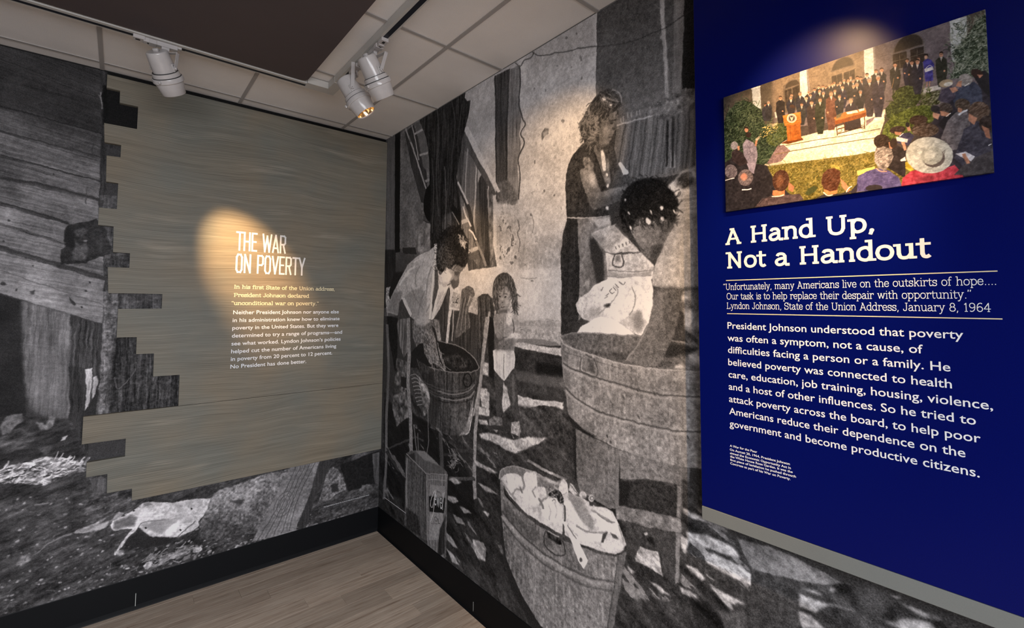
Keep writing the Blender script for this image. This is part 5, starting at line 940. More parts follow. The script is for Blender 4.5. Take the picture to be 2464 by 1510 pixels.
    c.e(178, 1403, 1189, 10, 8, 20, 1, 'f:6'); c.e(120, 1406, 1194, 5, 3, 10, 2); c.e(168, 1424, 1198, 7, 10, 0, .8, 'f:5'); c.ring(60, 1425, 1197, 4.5, 5, 0, 1.6, .6); c.p(56, '1418,1206 1430,1208 1428,1218 1420,1216', 1.5)
    c.p(34, '1316,1188 1330,1180 1342,1178 1352,1184 1358,1200 1356,1212 1346,1208 1340,1198 1328,1196', 1.5, 'f:5'); c.curls('1316,1180 1356,1180 1358,1214 1330,1200', (190, 160, 120, 20), 60, 5, 1.8, 41); c.ln(150, '1338,1158 1336,1172 1344,1176', 3, .8, c=1)
    c.ln(60, '1358,1214 1361,1236 1360,1254', 3.2, 1.2, c=1)
    c.ln(60, '1213,1168 1226,1194 1262,1233 1300,1260 1352,1288 1396,1310 1440,1328 1484,1336', 2.2, .8, c=1)
    c.ln(46, '1314,1276 1309,1290 1312,1310 1328,1328 1348,1336 1360,1330 1358,1310 1352,1296', 2.6, .7, c=1); c.p(36, '1316,1276 1352,1292 1354,1310 1336,1304 1318,1292', 2, 's:20'); c.ln(150, '1318,1276 1346,1290', 3, .8)
    c.p(206, '1354,1252 1362,1254 1376,1276 1392,1292 1398,1312 1414,1346 1406,1368 1392,1348 1382,1322 1378,1306 1368,1284', 1, 's:8'); c.e(70, 1399, 1346, 3, 5, 0, 1); c.ln(110, '1366,1262 1380,1284 1388,1294', 2.5, 1)
    return c
R_ = paint_right(); R_.organic(0.8, 0.4, (('m', .014), ('s', .018), ('f', .022)), .26)
IM_R = R_.image('right_mural_print', 1.5, (0.98, 0.968, 1.0), 8.0); del R_
mR = sheet('wall_mural', (-0.0015, -3.7, 0.1574), (-0.0001, -0.0016, HC - 0.001), 'R', 0.0, 3.7, 0.157, HC, print_mat('right_mural_print', IM_R))
tag(mR, 'black and white photo mural of women washing laundry in metal tubs beside a small child', 'mural')
# printed words on the can and the tiny photo credits
lettering('can_lettering', 'R', 0.0016, [('OIL', (1045.5, 1254.5), (1058.5, 1257), 0.026)], M_INK, mR, 'sans', bold=0.0, d=0.0002)
lettering('can_lettering', 'R', 0.0016, [('ewel', (1045, 1219), (1065.5, 1222), 0.100)], M_LW, mR, 'sans', bold=-0.012, d=0.0002)
lettering('can_lettering', 'R', 0.0016, [('SWIFT’S', (1050, 1185.5), (1061, 1187), 0.012)], M_INK, mR, 'sans', d=0.0002)
CRED = 'The Dolph Briscoe Center for American History, University of Texas at Austin'
lettering('credit_lettering', 'L', 0.0016, [(CRED, (778.5, 1221), (888, 1190.5), 0.0060)], M_LW, mL, 'sans', d=0.0002)
yA, zA = -hit(926, 1196, 0, 0)[1], hit(926, 1196, 0, 0)[2]; yB = -hit(977, 1234, 0, 0)[1]
keep(box('credit_line', (-0.0019, -yB, zA - 0.0016), (-0.0015, -yA, zA + 0.0010), M_LW), mR)

def paint_colour():
    c = Canvas('R', TB + 0.01, 2.448, 2.9962, 1.8302, 2.1765, 0.42, ch=3, seed=9)
    c.field('m', 60, 60, 4); c.field('f', 7, 7, 3); c.field('s', 14, 14, 3); c.field('l', 10, 6, 3, rot=-.5)
    c.a += np.float32([70, 62, 60])
    c.p((112, 102, 106), '1735,200 2400,0 2400,240 2100,280 1735,330', 0, 'm:3'); c.p((74, 68, 62), '1735,225 1860,185 1864,330 1735,340', 10, 'm:3'); c.p((120, 104, 84), '1860,190 2080,120 2080,230 1860,270', 14, al=.7); c.p((80, 72, 66), '2326,36 2380,20 2380,100 2326,90', 1)
    # garden doors with fanlights
    def arch(x, y, a, b): return [(x + a * math.cos(t), y + b * .8 - .3 * a * math.cos(t) - b * 1.5 * math.sin(t)) for t in np.linspace(0, math.pi, 14)]
    for pts, v in (('1884,206 1924,190 1926,262 1888,272', (96, 86, 76)), ('1996,170 2060,148 2062,200 1998,215', (120, 106, 92)), ('2142,118 2226,96 2230,160 2146,182', (112, 104, 104))): c.p(v, pts, 1)
    for x, y, a, b in ((1906, 200, 17, 9), (2028, 150, 26, 16), (2186, 99, 34, 21)): c.p((96, 86, 80), arch(x, y, a + 3, b + 3), 1); c.p((60, 52, 46), arch(x, y, a, b), 1)
    for pts in ('1888,218 1904,212 1906,250 1890,254', '1907,211 1923,205 1925,246 1909,250', '2001,184 2026,176 2027,200 2003,206', '2030,175 2056,166 2057,190 2031,198', '2148,132 2181,123 2183,160 2150,168', '2190,120 2222,111 2224,148 2192,158'): c.p((54, 46, 42), pts, .8, 's:4')
    for pts in ('1895,215 1897,252', '2013,180 2015,203', '2043,171 2044,194', '2164,128 2166,164', '2206,116 2208,153', '2148,148 2183,140', '2190,137 2224,128'): c.ln((104, 94, 84), pts, 1, .4)
    # columns
    for v, pts in (((172, 178, 186), '1809,212 1829,206 1832,263 1812,258'), ((208, 208, 204), '1924,172 1943,167 1949,223 1950,240 1926,240'), ((206, 206, 206), '2078,120 2104,112 2107,190 2081,190'), ((190, 194, 196), '2285,50 2325,39 2328,140 2292,150 2288,120')): c.p(v, pts, .8)
    c.p((120, 116, 120), '1940,168 1944,167 1950,236 1945,236', 1); c.p((130, 126, 128), '2101,113 2105,112 2108,190 2104,190', 1); c.ln((220, 222, 226), '1808,214 1830,207', 2, .5); c.p((190, 188, 184), '1864,270 1874,268 1876,280 1866,284', 1)
    # terrace and lawn
    c.p((100, 92, 44), '1735,420 1885,393 2060,372 2110,362 2180,380 2240,440 1735,520', 1, 'l:11 f:7'); c.p((150, 142, 70), '1885,395 2060,380 2060,430 1900,440', 4, 'f:8', thr=('m', 0.7), al=.7)
    c.p((226, 214, 192), '1892,337 1940,325 2000,310 2080,280 2131,262 2128,290 2117,324 2106,364 2060,372 1884,394 1838,399 1869,352', 1, 'f:5 m:3'); c.p((120, 100, 104), '1869,350 1886,348 1902,362 1880,388 1840,399 1858,372', 1, 'f:4'); c.p((190, 176, 156), '1840,396 1884,388 1890,393 1840,400', 1)
    c.ln((92, 80, 52), '1890,350 1960,337 2040,325 2119,309', 1.6, .4); c.ln((92, 80, 52), '1900,364 1980,350 2060,338 2116,330', 1.8, .4); c.ln((110, 96, 66), '1865,371 1900,365', 1.6, .4)
    # shrubs, hedge, flowers
    c.p((40, 54, 40), '1740,300 1750,272 1770,248 1790,240 1806,246 1822,258 1836,268 1840,300 1870,305 1890,300 1898,330 1870,352 1846,392 1830,400 1826,440 1740,440', 1.5, 'l:13 f:8'); c.p((84, 98, 78), '1745,260 1840,250 1840,330 1745,340', 2, 'f:8', thr=('l', 1.1), al=.7); c.p((70, 80, 44), '1845,310 1884,284 1896,300 1896,330 1866,352 1845,345', 3, 'l:16')
    c.p((186, 170, 110), '1825,312 1850,298 1876,296 1868,318 1832,334', 2, 'f:8', thr=('l', .3)); c.p((150, 138, 112), '1846,300 1876,294 1860,306', 2, 's:12')
    c.p((64, 74, 60), '2300,150 2290,130 2304,112 2326,86 2350,50 2376,30 2384,190 2340,184 2286,190', 2, 'l:16 f:8'); c.p((150, 156, 146), '2286,60 2380,40 2384,185 2288,180', 1, 'f:8', thr=('l', 1.0), al=.75)
    c.p((190, 186, 182), '2220,212 2262,204 2264,214 2220,226', 1); c.p((92, 92, 70), '2216,226 2262,216 2262,250 2214,258', 2, 'l:26'); c.p((60, 70, 36), '2145,232 2160,212 2185,204 2212,212 2218,236 2200,258 2160,258', 1.5, 'f:9 s:7'); c.p((52, 62, 34), '2130,262 2146,244 2172,240 2186,262 2160,284 2134,284', 1.5, 'f:9'); c.p((82, 94, 40), '2120,330 2128,300 2150,276 2186,260 2220,252 2248,256 2246,290 2200,320 2150,340', 2, 'f:11 s:8')
    c.curls('1740,265 1790,235 1842,265 1890,300 1845,400 1740,400', ((92, 106, 84), (30, 40, 32), (60, 78, 56)), 500, 7, 1.6, 71); c.curls('2284,60 2384,20 2386,190 2280,190', ((120, 128, 112), (40, 50, 40), (150, 154, 142)), 420, 7, 1.8, 72); c.curls('2125,330 2150,215 2246,210 2248,290 2150,340', ((96, 108, 50), (40, 50, 24)), 420, 5, 1.5, 73); c.curls('1886,396 2100,365 2160,372 2060,460 1900,470', ((120, 112, 56), (76, 76, 34), (150, 134, 76)), 500, 6, 1.4, 74)
    # the people of the signing ceremony, small figures in dark suits
    rg = np.random.RandomState(2)
    def man(x, y, r, b, suit=None, hair=None, shirt=True):
        suit = suit or (rg.randint(34, 52),) * 2 + (rg.randint(38, 56),); hair = hair or [(60, 46, 40), (44, 34, 30), (120, 112, 108), (78, 60, 50)][rg.randint(4)]
        w_ = r * 2.1; c.p(suit, [(x - r * .6, y + r * .9), (x + r * .6, y + r * .8), (x + w_, y + r * 2), (x + w_ * 1.05, y + (b - y) * .55), (x + w_ * .62, b), (x - w_ * .5, b + 1), (x - w_, y + (b - y) * .55), (x - w_, y + r * 2.2)], .7, 's:4')
        if shirt: c.p((222, 216, 210), [(x - r * .5, y + r * .9), (x + r * .5, y + r * .9), (x + r * .1, y + r * 2.7)], .3); c.ln((60, 40, 40), [(x, y + r * 1.1), (x + r * .08, y + r * 2.4)], .8, .3)
        c.e((188, 142, 118), x, y, r * .78, r, 0, .5, 's:5'); c.p(hair, [(x - r * .85, y), (x - r * .7, y - r * .9), (x, y - r * 1.2), (x + r * .75, y - r * .9), (x + r * .85, y - r * .1), (x + r * .4, y - r * .5), (x - r * .5, y - r * .45)], .5)
        c.ln((96, 66, 54), [(x - r * .45, y + r * .05), (x + r * .45, y + r * .0)], .9, .4)
        if b - y > 45: c.e((186, 138, 112), x + (-w_ * .6 if rg.rand() < .5 else w_ * .5), y + (b - y) * .52, r * .42, r * .38, 0, .4)
    for a in ((1842,253,4,290),(1849,247,4,290),(2007,200,4,240),(1989,211,4,240),(2003,203,4,240),(2016,205,4,240),(2031,194,4,240),(2047,188,4,240),(2041,194,5,240),(1970,209,4,240),(1946,222,4,260),(1960,216,4,250),(1980,208,4,240),(2063,188,5,235),(2071,189,4.5,235),(2075,196,4,240),(2022,200,4,240),(1995,205,3.6,240),(2053,196,4,240),(1905,229,4,270),(1950,229,4,260),(1972,219,5,262),(1981,225,4.5,262),(2009,219,4.5,262),(2027,210,5,260),(2086,181,5,228),(2099,186,4.5,230),(2108,172,5,215),(2121,169,5.5,220),(1903,236,5,276),(1925,226,5,276),(1940,236,5,282),(1929,252,4.5,300),(2054,208,5,252),(2062,204,5,255),(2183,146,5,205),(2194,151,5.5,206),(2210,142,5,200),(2154,156,6,216),(2207,149,6.4,226),(2265,131,6.4,208)): man(*a)
    man(1878, 236, 5, 296, (34, 30, 32), (70, 56, 46), False); c.p((44, 40, 46), '1898,256 1914,256 1912,272 1896,276', 1); c.e((60, 42, 36), 1907, 256, 7, 4, 20, .8)
    man(1953, 247, 5.5, 320, (56, 46, 48)); man(1973, 241, 5.5, 322, (40, 44, 36)); man(2000, 226, 6.2, 312, (96, 64, 54), (90, 70, 60)); man(2092, 194, 6, 280, (52, 46, 54), (130, 124, 122)); man(2113, 188, 6.6, 281, (50, 46, 60), (150, 144, 142)); man(2020, 232, 5, 280); man(2070, 222, 5, 262)
    c.ln((150, 118, 84), '2151,188 2146,212', 1.2, .4)
    c.p((66, 62, 138), '2221,148 2232,141 2242,144 2248,156 2244,170 2246,194 2226,196 2224,172', .8, 's:6'); c.e((186, 146, 126), 2228, 137, 4, 5, 0, .5); c.p((34, 26, 24), '2221,136 2224,129 2232,129 2235,137 2230,133 2224,134', .5); c.p((214, 212, 214), '2224,166 2244,160 2246,168 2226,174', .6); c.ln((210, 208, 210), '2226,166 2236,157 2244,162', 1.2, .4, c=1); c.ln((170, 126, 104), '2231,196 2230,208', 2, .4); c.ln((170, 126, 104), '2238,195 2237,207', 2, .4)
    # lectern with round emblem
    c.p((92, 48, 20), '1880,345 1896,336 1928,330 1934,336 1896,346', 1); c.p((158, 90, 36), '1892,302 1926,295 1928,334 1895,340', .6, 's:4'); c.p((178, 106, 46), '1883,278 1926,269 1928,296 1888,303', .6, 's:4'); c.p((200, 126, 60), '1883,278 1926,269 1926,274 1884,283', .5); c.ln((96, 50, 22), '1887,296 1927,288', 1, .4); c.ln((104, 56, 24), '1901,304 1903,337', 1, .4)
    c.e((216, 208, 190), 1905, 284.5, 11.6, 11, 0, .5); c.ring((120, 104, 80), 1905, 284.5, 8.6, 8.2, 0, 1, .3); c.e((60, 50, 52), 1905, 284.5, 7, 6.8, 0, .5); c.p((196, 184, 160), '1901,280 1905,283 1909,279 1908,287 1905,291 1902,287', .5)
    # desk and the seated signer
    c.p((46, 42, 52), '2034,258 2042,250 2054,248 2062,256 2066,272 2034,278', .8); c.e((186, 142, 118), 2047, 243, 5, 6, 0, .5); c.p((110, 98, 92), '2041,240 2044,235 2051,235 2054,241 2048,238', .5); c.p((206, 200, 196), '2045,250 2050,249 2048,256', .4)
    c.p((48, 40, 44), '2028,290 2070,278 2072,308 2034,314', 1.5); c.p((166, 104, 56), '2006,284 2030,270 2082,260 2084,270 2012,292', .7, 's:5'); c.p((122, 68, 34), '2008,291 2084,270 2084,280 2010,300', .6); c.p((220, 214, 204), '2036,270 2062,264 2066,270 2040,275', .6); c.p((226, 220, 208), '2066,262 2080,260 2080,265 2068,268', .5); c.p((96, 90, 70), '2014,276 2028,270 2022,282 2012,286', .6)
    for q in ('2012,298 2015,326', '2032,294 2033,315', '2080,280 2081,310', '2015,322 2050,312 2081,304', '2016,310 2032,306'): c.ln((80, 46, 28), q, 2, .4)
    for x in (2046, 2058): c.e((40, 32, 30), x, 312 - (x - 2046) * .3, 5, 2.6, -15, .5)
    c.ring((70, 46, 34), 2020, 314, 6, 4, -15, 1.2, .4); c.ring((70, 46, 34), 2076, 305, 5, 4, -15, 1.2, .4); c.p((120, 104, 112), '2084,290 2106,280 2100,290 2084,304', 1)
    # spectators in front, left
    c.p((36, 34, 40), '1740,395 1760,380 1800,390 1845,398 1862,432 1900,466 1930,474 1900,500 1740,520', 2, 's:4'); c.p((74, 62, 66), '1816,498 1834,478 1858,470 1900,468 1924,466 1934,480 1900,490', 1, 's:6'); c.ln((40, 34, 38), '1826,492 1842,476 1870,474', 1.2, .5, c=1)
    c.p((132, 126, 146), '1787,346 1796,334 1812,342 1820,352 1823,373 1818,400 1814,418 1803,412 1796,390 1789,373', .8, 's:6'); c.ln((90, 84, 100), '1798,348 1806,366 1800,372', 1.2, .5, c=1); c.e((42, 32, 30), 1801, 324, 6.5, 7, 0, .6); c.e((180, 132, 110), 1796, 312, 4.6, 6, 0, .5); c.p((44, 34, 32), '1790,310 1793,304 1800,305 1801,311 1795,308', .5); c.p((170, 160, 140), '1818,334 1828,326 1828,332 1820,342', .8, 's:10'); c.p((170, 124, 100), '1818,338 1824,336 1820,352 1816,350', .6)
    c.p((48, 40, 44), '1760,366 1770,358 1786,366 1794,380 1800,392 1780,400 1762,386', 1, 's:4'); c.e((134, 132, 142), 1767, 350, 9, 10, 0, .7, 'l:9'); c.p((180, 132, 110), '1774,352 1780,350 1780,360 1776,362', .6)
    c.e((104, 98, 108), 1759, 412, 15, 17, -10, .8, 'l:12'); c.e((98, 90, 96), 1794, 427, 18, 20, 10, .8, 'l:12'); c.e((180, 128, 112), 1790, 425, 8, 9, 0, 4); c.ln((226, 226, 232), '1745,434 1758,430 1767,428', 2, .4, c=1); c.ln((226, 226, 232), '1785,456 1797,456 1808,453', 2.6, .4, c=1)
    c.p((60, 66, 36), '1936,466 1944,454 1958,446 1968,450 1962,460 1946,470', 2); c.p((190, 118, 82), '1860,458 1888,456 1888,470 1866,472 1858,468', 1); c.ln((232, 220, 206), '1857,472 1874,472 1886,468', 2.4, .5, c=1); c.e((66, 42, 32), 1879, 434, 20, 26, 8, .8, 'l:9'); c.e((120, 82, 60), 1876, 436, 9, 16, 10, 5, 'l:7', .6); c.p((160, 110, 84), '1898,438 1912,448 1908,462 1896,456', 1.5)
    c.p((48, 44, 48), '1960,478 1984,466 2020,466 2046,458 2040,476 1984,486', 1); c.p((196, 118, 76), '1982,456 2014,452 2014,464 1998,470 1984,466', 1); c.ln((238, 226, 208), '1981,462 1992,470 2004,468', 2.4, .5, c=1); c.p((76, 46, 32), '1976,440 1980,418 1992,406 2008,404 2022,412 2022,436 2014,456 1998,460 1982,454', .8, 'l:10'); c.p((176, 118, 90), '2022,428 2034,440 2046,456 2040,462 2026,450', 1); c.ln((232, 224, 218), '2036,462 2042,452 2050,448', 2, .4, c=1)
    # spectators in front, right
    c.p((52, 48, 56), '2240,300 2262,262 2300,232 2392,180 2392,420 2300,430 2240,420', 1.5, 's:4')
    c.p((66, 70, 88), '2290,234 2312,206 2344,196 2362,214 2364,256 2300,262', 1, 's:5'); c.e((146, 140, 138), 2322, 192, 17, 15, 0, .8, 'l:10'); c.p((176, 128, 106), '2306,196 2314,194 2314,210 2300,206', 1); c.ln((220, 218, 220), '2320,208 2332,200', 2, .4); c.p((40, 38, 42), '2340,182 2370,168 2384,190 2384,240 2364,216', 1); c.e((56, 42, 38), 2350, 176, 15, 10, 15, .8); c.p((170, 120, 100), '2350,178 2366,180 2358,188', 1)
    c.p((74, 68, 82), '2256,240 2266,216 2290,206 2300,232 2280,250', 1, 's:5'); c.e((162, 144, 120), 2276, 200, 17, 9, -12, .7); c.e((206, 200, 190), 2282, 202, 11, 5, -10, .6); c.p((176, 130, 110), '2284,212 2300,208 2306,218 2292,224', 1)
    c.p((36, 34, 38), '2258,300 2272,280 2300,268 2304,290 2276,320', 1); c.e((72, 62, 58), 2276, 260, 17, 13, 15, .8, 'l:12'); c.p((178, 130, 106), '2262,266 2286,272 2282,280 2264,278', 1); c.e((44, 42, 46), 2250, 262, 11, 8, 0, .8); c.p((186, 142, 120), '2244,270 2262,274 2258,288 2244,282', 1); c.ln((220, 214, 210), '2276,280 2288,272', 2, .4)
    c.p((108, 102, 106), '2264,332 2280,290 2300,270 2326,264 2334,292 2330,350 2290,362', 1, 's:8'); c.e((80, 68, 60), 2316, 252, 19, 15, 10, .8, 'l:10'); c.p((176, 128, 104), '2306,258 2316,262 2314,272 2304,268', 1); c.ln((210, 212, 220), '2306,276 2318,268 2328,264', 4, .6)
    c.p((66, 64, 76), '2296,380 2320,310 2356,288 2392,292 2392,410 2330,410', 1, 's:6'); c.e((92, 76, 66), 2356, 268, 26, 24, 0, 1, 'l:11'); c.p((172, 124, 102), '2330,272 2352,284 2344,300 2330,290', 1.2); c.e((52, 42, 40), 2376, 298, 20, 20, 0, 1, 'l:8'); c.p((160, 112, 92), '2362,300 2372,330 2384,334 2380,310', 1.2)
    c.e((62, 46, 40), 2210, 289, 22, 12, -5, .8, 'l:9'); c.e((84, 70, 62), 2226, 312, 33, 17, 0, .8, 'l:14'); c.p((180, 134, 112), '2180,302 2188,298 2192,314 2184,316', .8); c.e((30, 28, 30), 2184, 300, 5, 6, 0, .6)
    c.p((60, 58, 84), '2152,342 2166,322 2190,318 2200,328 2186,350', 1, 's:5'); c.e((52, 40, 38), 2160, 312, 19, 9, -8, .7, 'l:8'); c.p((176, 128, 104), '2152,316 2170,318 2166,326 2154,324', .8); c.ln((220, 220, 226), '2164,328 2174,320', 2, .4)
    c.p((44, 38, 40), '2120,360 2150,345 2180,360 2178,428 2130,400', 1.5, 's:4'); c.e((44, 32, 28), 2122, 340, 20, 17, 0, .8, 'l:7'); c.p((182, 130, 104), '2138,342 2150,340 2148,356 2140,362', .8); c.e((50, 38, 34), 2150, 344, 9, 12, 10, .8)
    c.p((224, 222, 222), '2156,329 2185,334 2183,343 2158,339', .6); c.p((184, 138, 116), '2168,342 2176,340 2182,360 2176,362', .8); c.p((220, 218, 216), '2166,384 2178,376 2180,386 2168,388', .7, 's:12')
    c.p((206, 190, 110), '2062,411 2104,400 2108,408 2064,422', .7); c.p((84, 78, 126), '2058,462 2064,424 2086,412 2110,404 2140,410 2164,428 2170,450', 1, 's:6'); c.ln((60, 56, 96), '2104,410 2124,420 2144,416', 1.4, .5, c=1); c.e((46, 40, 46), 2103, 452, 20, 8, -4, 1); c.p((48, 42, 50), '2060,470 2064,440 2044,462', 1)
    c.p((132, 124, 122), '2104,368 2110,356 2126,352 2146,358 2150,376 2142,396 2128,412 2112,402 2104,388', .9, 'l:20 s:8'); c.ln((196, 150, 130), '2108,404 2120,412 2134,412', 2.4, .5, c=1)
    c.p((186, 164, 60), '2178,390 2186,388 2200,408 2190,412 2178,404', 1, 's:10'); c.p((178, 62, 78), '2168,450 2172,428 2190,412 2206,408 2260,410 2296,396 2312,412 2320,428', 1, 's:7'); c.p((120, 42, 56), '2210,424 2250,424 2240,434 2200,436', 4, al=.6)
    c.e((192, 194, 188), 2236.5, 373, 57, 44, 3, .8, 's:5'); c.e((96, 88, 86), 2247, 380, 27, 22, -8, 1); c.e((178, 180, 172), 2242, 374, 27, 22, -8, .8, 's:4'); c.e((198, 200, 192), 2238, 372, 14, 11, -8, 3); c.ln((100, 96, 92), '2268,366 2274,360 2272,370', 2, .5)
    c.p((70, 66, 70), '2296,420 2330,384 2392,360 2392,420', 1, 's:5'); c.p((206, 204, 212), '2299,370 2322,364 2346,376 2336,388', .7); c.p((180, 130, 106), '2314,370 2322,368 2334,392 2326,394', .8); c.ln((220, 222, 230), '2378,350 2386,346', 2, .4)
    return c
C_ = paint_colour(); C_.organic(0.45, 0.3, (('m', .03), ('s', .03), ('f', .04)))
IM_C = C_.image('colour_photo_print', 0.92, (1, 1, 1), 3.0); del C_
pp = sheet('colour_photograph', (-TB - 0.010, -2.9962, 1.8302), (-TB - 0.0001, -2.448, 2.1765), 'R', 2.448, 2.9962, 1.8302, 2.1765, print_mat('colour_photo_print', IM_C, 0.45, 0.2))
tag(pp, 'colour photograph board of a crowded outdoor signing ceremony, mounted high on the blue panel', 'photograph')

# ------------------------------------------------------------------ lighting track
tr = empty('lighting_track', (-0.6, -0.6, HC))
tag(tr, 'white L-shaped ceiling lighting track with a dark slot beside the brown soffit', 'track')
TH = 0.033
def rail(a, b):
    o = bm_obj('track_rail', box_channel(a, b), M_TRACK); keep(o, tr)
def box_channel(a, b):
    bm = bmesh.new()
    if abs(b[0] - a[0]) < abs(b[1] - a[1]):     # along y, cross-section in x
        x0, s0, s1, x1 = -0.6200, -0.6075, -0.5865, -0.5790
        prism(bm, [(x0, HC - TH), (s0, HC - TH), (s0, HC - .006), (s1, HC - .006), (s1, HC - TH), (x1, HC - TH), (x1, HC), (x0, HC)], lambda p, k: (p[0], (a[1], b[1])[k], p[1]))
    else:
        y0, s0, s1, y1 = -0.6070, -0.5890, -0.5700, -0.5620
        prism(bm, [(y0, HC - TH), (s0, HC - TH), (s0, HC - .006), (s1, HC - .006), (s1, HC - TH), (y1, HC - TH), (y1, HC), (y0, HC)], lambda p, k: ((a[0], b[0])[k], p[0], p[1]))
    return bm
rail((0, -3.4), (0, -0.66)); rail((-3.2, 0), (-0.71, 0))
keep(box('track_slot', (-0.6075, -3.4, HC - TH - 0.0004), (-0.5865, -0.70, HC - 0.0061), M_SLOT), tr)
keep(box('track_slot', (-3.2, -0.589, HC - TH - 0.0004), (-0.725, -0.570, HC - 0.0061), M_SLOT), tr)
bm = bmesh.new()
prism(bm, [(-0.725, -0.620), (-0.621, -0.620), (-0.621, -0.715), (-0.572, -0.715), (-0.572, -0.556), (-0.725, -0.556)], lambda p, k: (p[0], p[1], HC - TH - 0.002 + (TH + 0.002) * k))
bmesh.ops.bevel(bm, geom=list(bm.edges), offset=0.0012, segments=1, affect='EDGES')
keep(bm_obj('corner_connector', bm, M_TRACK), tr)
keep(box('end_cap', (-0.6205, -3.42, HC - TH), (-0.5785, -3.4001, HC), M_TRACK), tr)

# ------------------------------------------------------------------ track spotlights
MESH = {}
def part_mesh(key, fn, mt, smooth=True):
    if key in MESH: return MESH[key]
    me = bpy.data.meshes.new(key.strip('-.0123456789')); bm = fn(); bmesh.ops.recalc_face_normals(bm, faces=bm.faces)
    for e in bm.edges: e.smooth = len(e.link_faces) == 2 and e.calc_face_angle(0) < math.radians(35)
    bm.to_mesh(me); bm.free()
    for p in me.polygons: p.use_smooth = smooth
    me.materials.append(mt); MESH[key] = me; return me
L0 = -0.095                                     # rear of the body on the lamp axis; +z of the lamp frame points where it shines
def b_housing(): return lathe([(L0, 0.0385), (L0 + .002, 0.0405), (L0 + .006, 0.0415), (L0 + .045, .0440), (L0 + .090, .0452), (L0 + .104, .0452)], 48)
def b_ring(): return lathe([(L0 + .084, .0452), (L0 + .0845, .0525), (L0 + .101, .0545), (L0 + .1015, .0520), (L0 + .1035, .0520), (L0 + .104, .0590), (L0 + .1065, .0605),
                            (L0 + .122, .0605), (L0 + .124, .0590), (L0 + .125, .052)], 48, False, False)
def b_snoot(): return lathe([(L0 + .112, .044), (L0 + .112, .0550), (L0 + .125, .0550), (L0 + .176, .0468), (L0 + .178, .0455), (L0 + .176, .0438), (L0 + .150, .0440), (L0 + .112, .044)], 48, False, False)
def b_reflector(): return lathe([(L0 + .118, .018), (L0 + .130, .030), (L0 + .150, .039), (L0 + .173, .0436)], 32, True, False)
def b_lens(): return lathe([(L0 + .1185, .016), (L0 + .1195, .016)], 24)
def b_baffle():
    bm = bmesh.new()
    for a in range(4):
        an = a * math.pi / 2 + 0.4; c, s = math.cos(an), math.sin(an)
        for w_ in (-.0006, .0006):
            pass
        p = [(0.002, L0 + .150), (0.030, L0 + .135), (0.0405, L0 + .168), (0.002, L0 + .158)]
        lo = [bm.verts.new((r * c - .0007 * s, r * s + .0007 * c, z)) for r, z in p]; hi = [bm.verts.new((r * c + .0007 * s, r * s - .0007 * c, z)) for r, z in p]
        bm.faces.new(lo); bm.faces.new(hi[::-1])
        for i in range(4): bm.faces.new((lo[i], hi[i], hi[(i + 1) % 4], lo[(i + 1) % 4]))
    # two crossed gold blades at mid depth catch the light as facets
    for a in range(4):
        an = a * math.pi / 2 + 0.4 + math.pi / 4
        r = 0.036; c, s = math.cos(an), math.sin(an)
        v = [bm.verts.new((0, 0, L0 + .148)), bm.verts.new((r * math.cos(an - .5), r * math.sin(an - .5), L0 + .158)), bm.verts.new((r * math.cos(an), r * math.sin(an), L0 + .140)), bm.verts.new((r * math.cos(an + .5), r * math.sin(an + .5), L0 + .158))]
        bm.faces.new(v[:3]); bm.faces.new((v[0], v[2], v[3]))
    return bm
def b_back():
    bm = bmesh.new(); add_box(bm, (-.011, -.007, L0 - .012), (.011, .007, L0 + .001), .002); return bm
def b_lug(sg):
    bm = bmesh.new()
    for sgn in (sg,):
        add_box(bm, (sgn * .044, -.010, L0 + .050), (sgn * .0475, .010, L0 + .094), .001)
        add_box(bm, (sgn * .044, -.0045, L0 + .065), (sgn * .058, .0045, L0 + .074), .001)
    return bm
def b_hole(sg, zq):
    bm = bmesh.new()
    for sgn in (sg,):
        for zz in (zq,):
            r = bmesh.ops.create_cone(bm, cap_ends=True, segments=10, radius1=.0016, radius2=.0016, depth=.002)
            for v in r['verts']:
                x, y, z = v.co; v.co = (sgn * (.0478 if zz != .070 else .0583) + z * .5, x, L0 + zz + y)
    return bm
def b_latch():
    bm = bmesh.new(); add_box(bm, (-.004, .0595, L0 + .105), (.004, .0680, L0 + .117), .0012); return bm
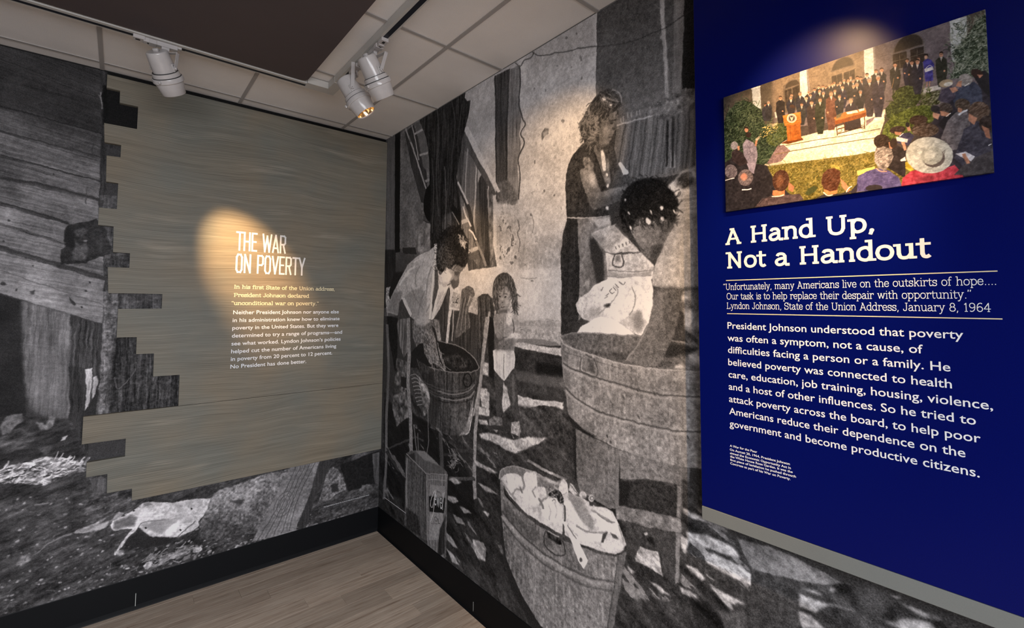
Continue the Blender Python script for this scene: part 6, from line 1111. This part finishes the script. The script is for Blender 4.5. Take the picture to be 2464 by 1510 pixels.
def make_spot(mount, c, tgt, en, cone, label, along, group, light=True):
    root = empty('track_spotlight', (mount[0], mount[1], HC - TH))
    tag(root, label, 'spotlight', group)
    c = Vector(c); d = (Vector(tgt) - c).normalized()
    a = Vector((0, 1, 0)) if along == 'y' else Vector((1, 0, 0))
    # pivot axis (local x) horizontal, perpendicular to the beam
    X = d.cross(Vector((0, 0, 1)))
    X = X.normalized(); Y = d.cross(X).normalized()
    R = Matrix((X, Y, d)).transposed().to_4x4()
    body = Matrix.Translation(c - root.location) @ R
    def add(name, key, fn, mt, mtx=body, par=root, smooth=True):
        o = bpy.data.objects.new(name, part_mesh(key, fn, mt, smooth)); COL.objects.link(o); o.parent = par
        o.matrix_local = mtx; return o
    hs = add('lamp_housing', 'lamp_housing', b_housing, M_WHITE)
    add('rear_boss', 'rear_boss', b_back, M_WHITE, Matrix.Identity(4), hs)
    add('collar_ring', 'collar_ring', b_ring, M_WHITE)
    add('snoot', 'snoot', b_snoot, M_WHITE)
    add('collar_gap', 'collar_gap', lambda: lathe([(L0 + .0822, .0450), (L0 + .0822, .0492), (L0 + .0842, .0492), (L0 + .0842, .0450)], 40, False, False), M_HOLE)
    add('collar_gap', 'collar_gaq', lambda: lathe([(L0 + .1012, .0520), (L0 + .1012, .0562), (L0 + .1034, .0562), (L0 + .1034, .0520)], 40, False, False), M_HOLE)
    add('latch', 'latch', b_latch, M_WHITE, Matrix.Identity(4), hs)
    add('reflector', 'reflector', b_reflector, M_GOLD)['label'] = 'gold inner reflector'
    add('baffle', 'baffle', b_baffle, M_GOLD, smooth=False)['label'] = 'gold cross baffle'
    add('lens', 'lens', b_lens, M_LENS)['label'] = 'glowing warm lens'
    for sg in (-1, 1):
        lg = add('side_lug', 'side_lug%d' % sg, lambda: b_lug(sg), M_WHITE)
        for zq in (.058, .070, .082): add('screw_hole', 'screw_hole%d%g' % (sg, zq), lambda: b_hole(sg, zq), M_HOLE, Matrix.Identity(4), lg)
    # adapter in the track, long box with windows
    bm = bmesh.new(); s = 1 if along == 'y' else 0
    def bx(a0, a1, w0, w1, z0, z1, bev=.0008):
        if s: add_box(bm, (w0, a0, z0), (w1, a1, z1), bev)
        else: add_box(bm, (a0, w0, z0), (a1, w1, z1), bev)
    bx(-.075, .045, -.013, .013, -.020, -.0012); bx(-.110, -.070, -.016, .016, -.016, -.0005); bx(-.055, -.030, -.017, .017, -.022, -.004)
    bx(.030, .060, -.009, .009, -.010, -.0006); bx(-.012, .016, -.008, .008, -.034, -.016)
    ad = bm_obj('track_adapter', bm, M_WHITE, root)
    for q in ((-.102, -.086, -.006, .005, -.0166, -.0158, 0), (-.062, -.056, -.005, .005, -.0206, -.0198, 0), (-.030, -.012, .0131, .0136, -.014, -.006, 0), (.0605, .072, -.008, .008, -.004, -.0008, 0)):
        bm = bmesh.new(); bx(*q); bm_obj('adapter_slot', bm, M_HOLE, ad)
    # yoke: two flat arms from a hub under the adapter to the lugs
    bm = bmesh.new(); hub = Vector((0, 0, -.040))
    bmesh.ops.create_cone(bm, cap_ends=True, segments=20, radius1=.016, radius2=.016, depth=.012, matrix=Matrix.Translation(hub + Vector((0, 0, .002))))
    for sg in (-1, 1):
        p1 = body @ Vector((sg * .0515, 0, L0 + .070))
        elbow = hub + Vector((0, 0, -.004)) + (p1 - hub).dot(X) * X
        for q0, q1 in ((hub + Vector((0, 0, -.004)), elbow), (elbow, p1)):
            dd = (q1 - q0).normalized(); side = Y if abs(dd.dot(Y)) < .8 else d
            nrm = dd.cross(X if abs(dd.dot(X)) < .8 else Vector((0, 0, 1))).normalized(); th = dd.cross(nrm).normalized()
            vs = [bm.verts.new(q + nrm * e1 * .008 + th * e2 * .0011) for q in (q0 - dd * .001, q1 + dd * .003) for e1, e2 in ((-1, -1), (1, -1), (1, 1), (-1, 1))]
            for f in ((0, 1, 2, 3), (7, 6, 5, 4), (0, 4, 5, 1), (1, 5, 6, 2), (2, 6, 7, 3), (3, 7, 4, 0)): bm.faces.new([vs[i] for i in f])
    bm_obj('yoke', bm, M_WHITE, root)
    if light:
        l = bpy.data.lights.new('lamp_light', 'SPOT'); l.energy = en * 1.1; l.color = WARM; l.spot_size = math.radians(cone); l.spot_blend = 1.0; l.shadow_soft_size = 0.018
        lo = bpy.data.objects.new('lamp_light', l); COL.objects.link(lo); lo.parent = root
        lo.matrix_local = body @ Matrix.Translation((0, 0, L0 + .181)) @ Matrix.Rotation(math.pi, 4, 'X')
    return root
for i, (mo, c, tg, en, cone, lab) in enumerate(LAMPS): make_spot(mo, c, tg, en, cone, lab, 'x' if i == 0 else 'y', 'track spotlights')
for mo, c, tg, en, cone, lab in OFF: make_spot(mo, c, tg, en, cone, lab, 'y', 'track spotlights')
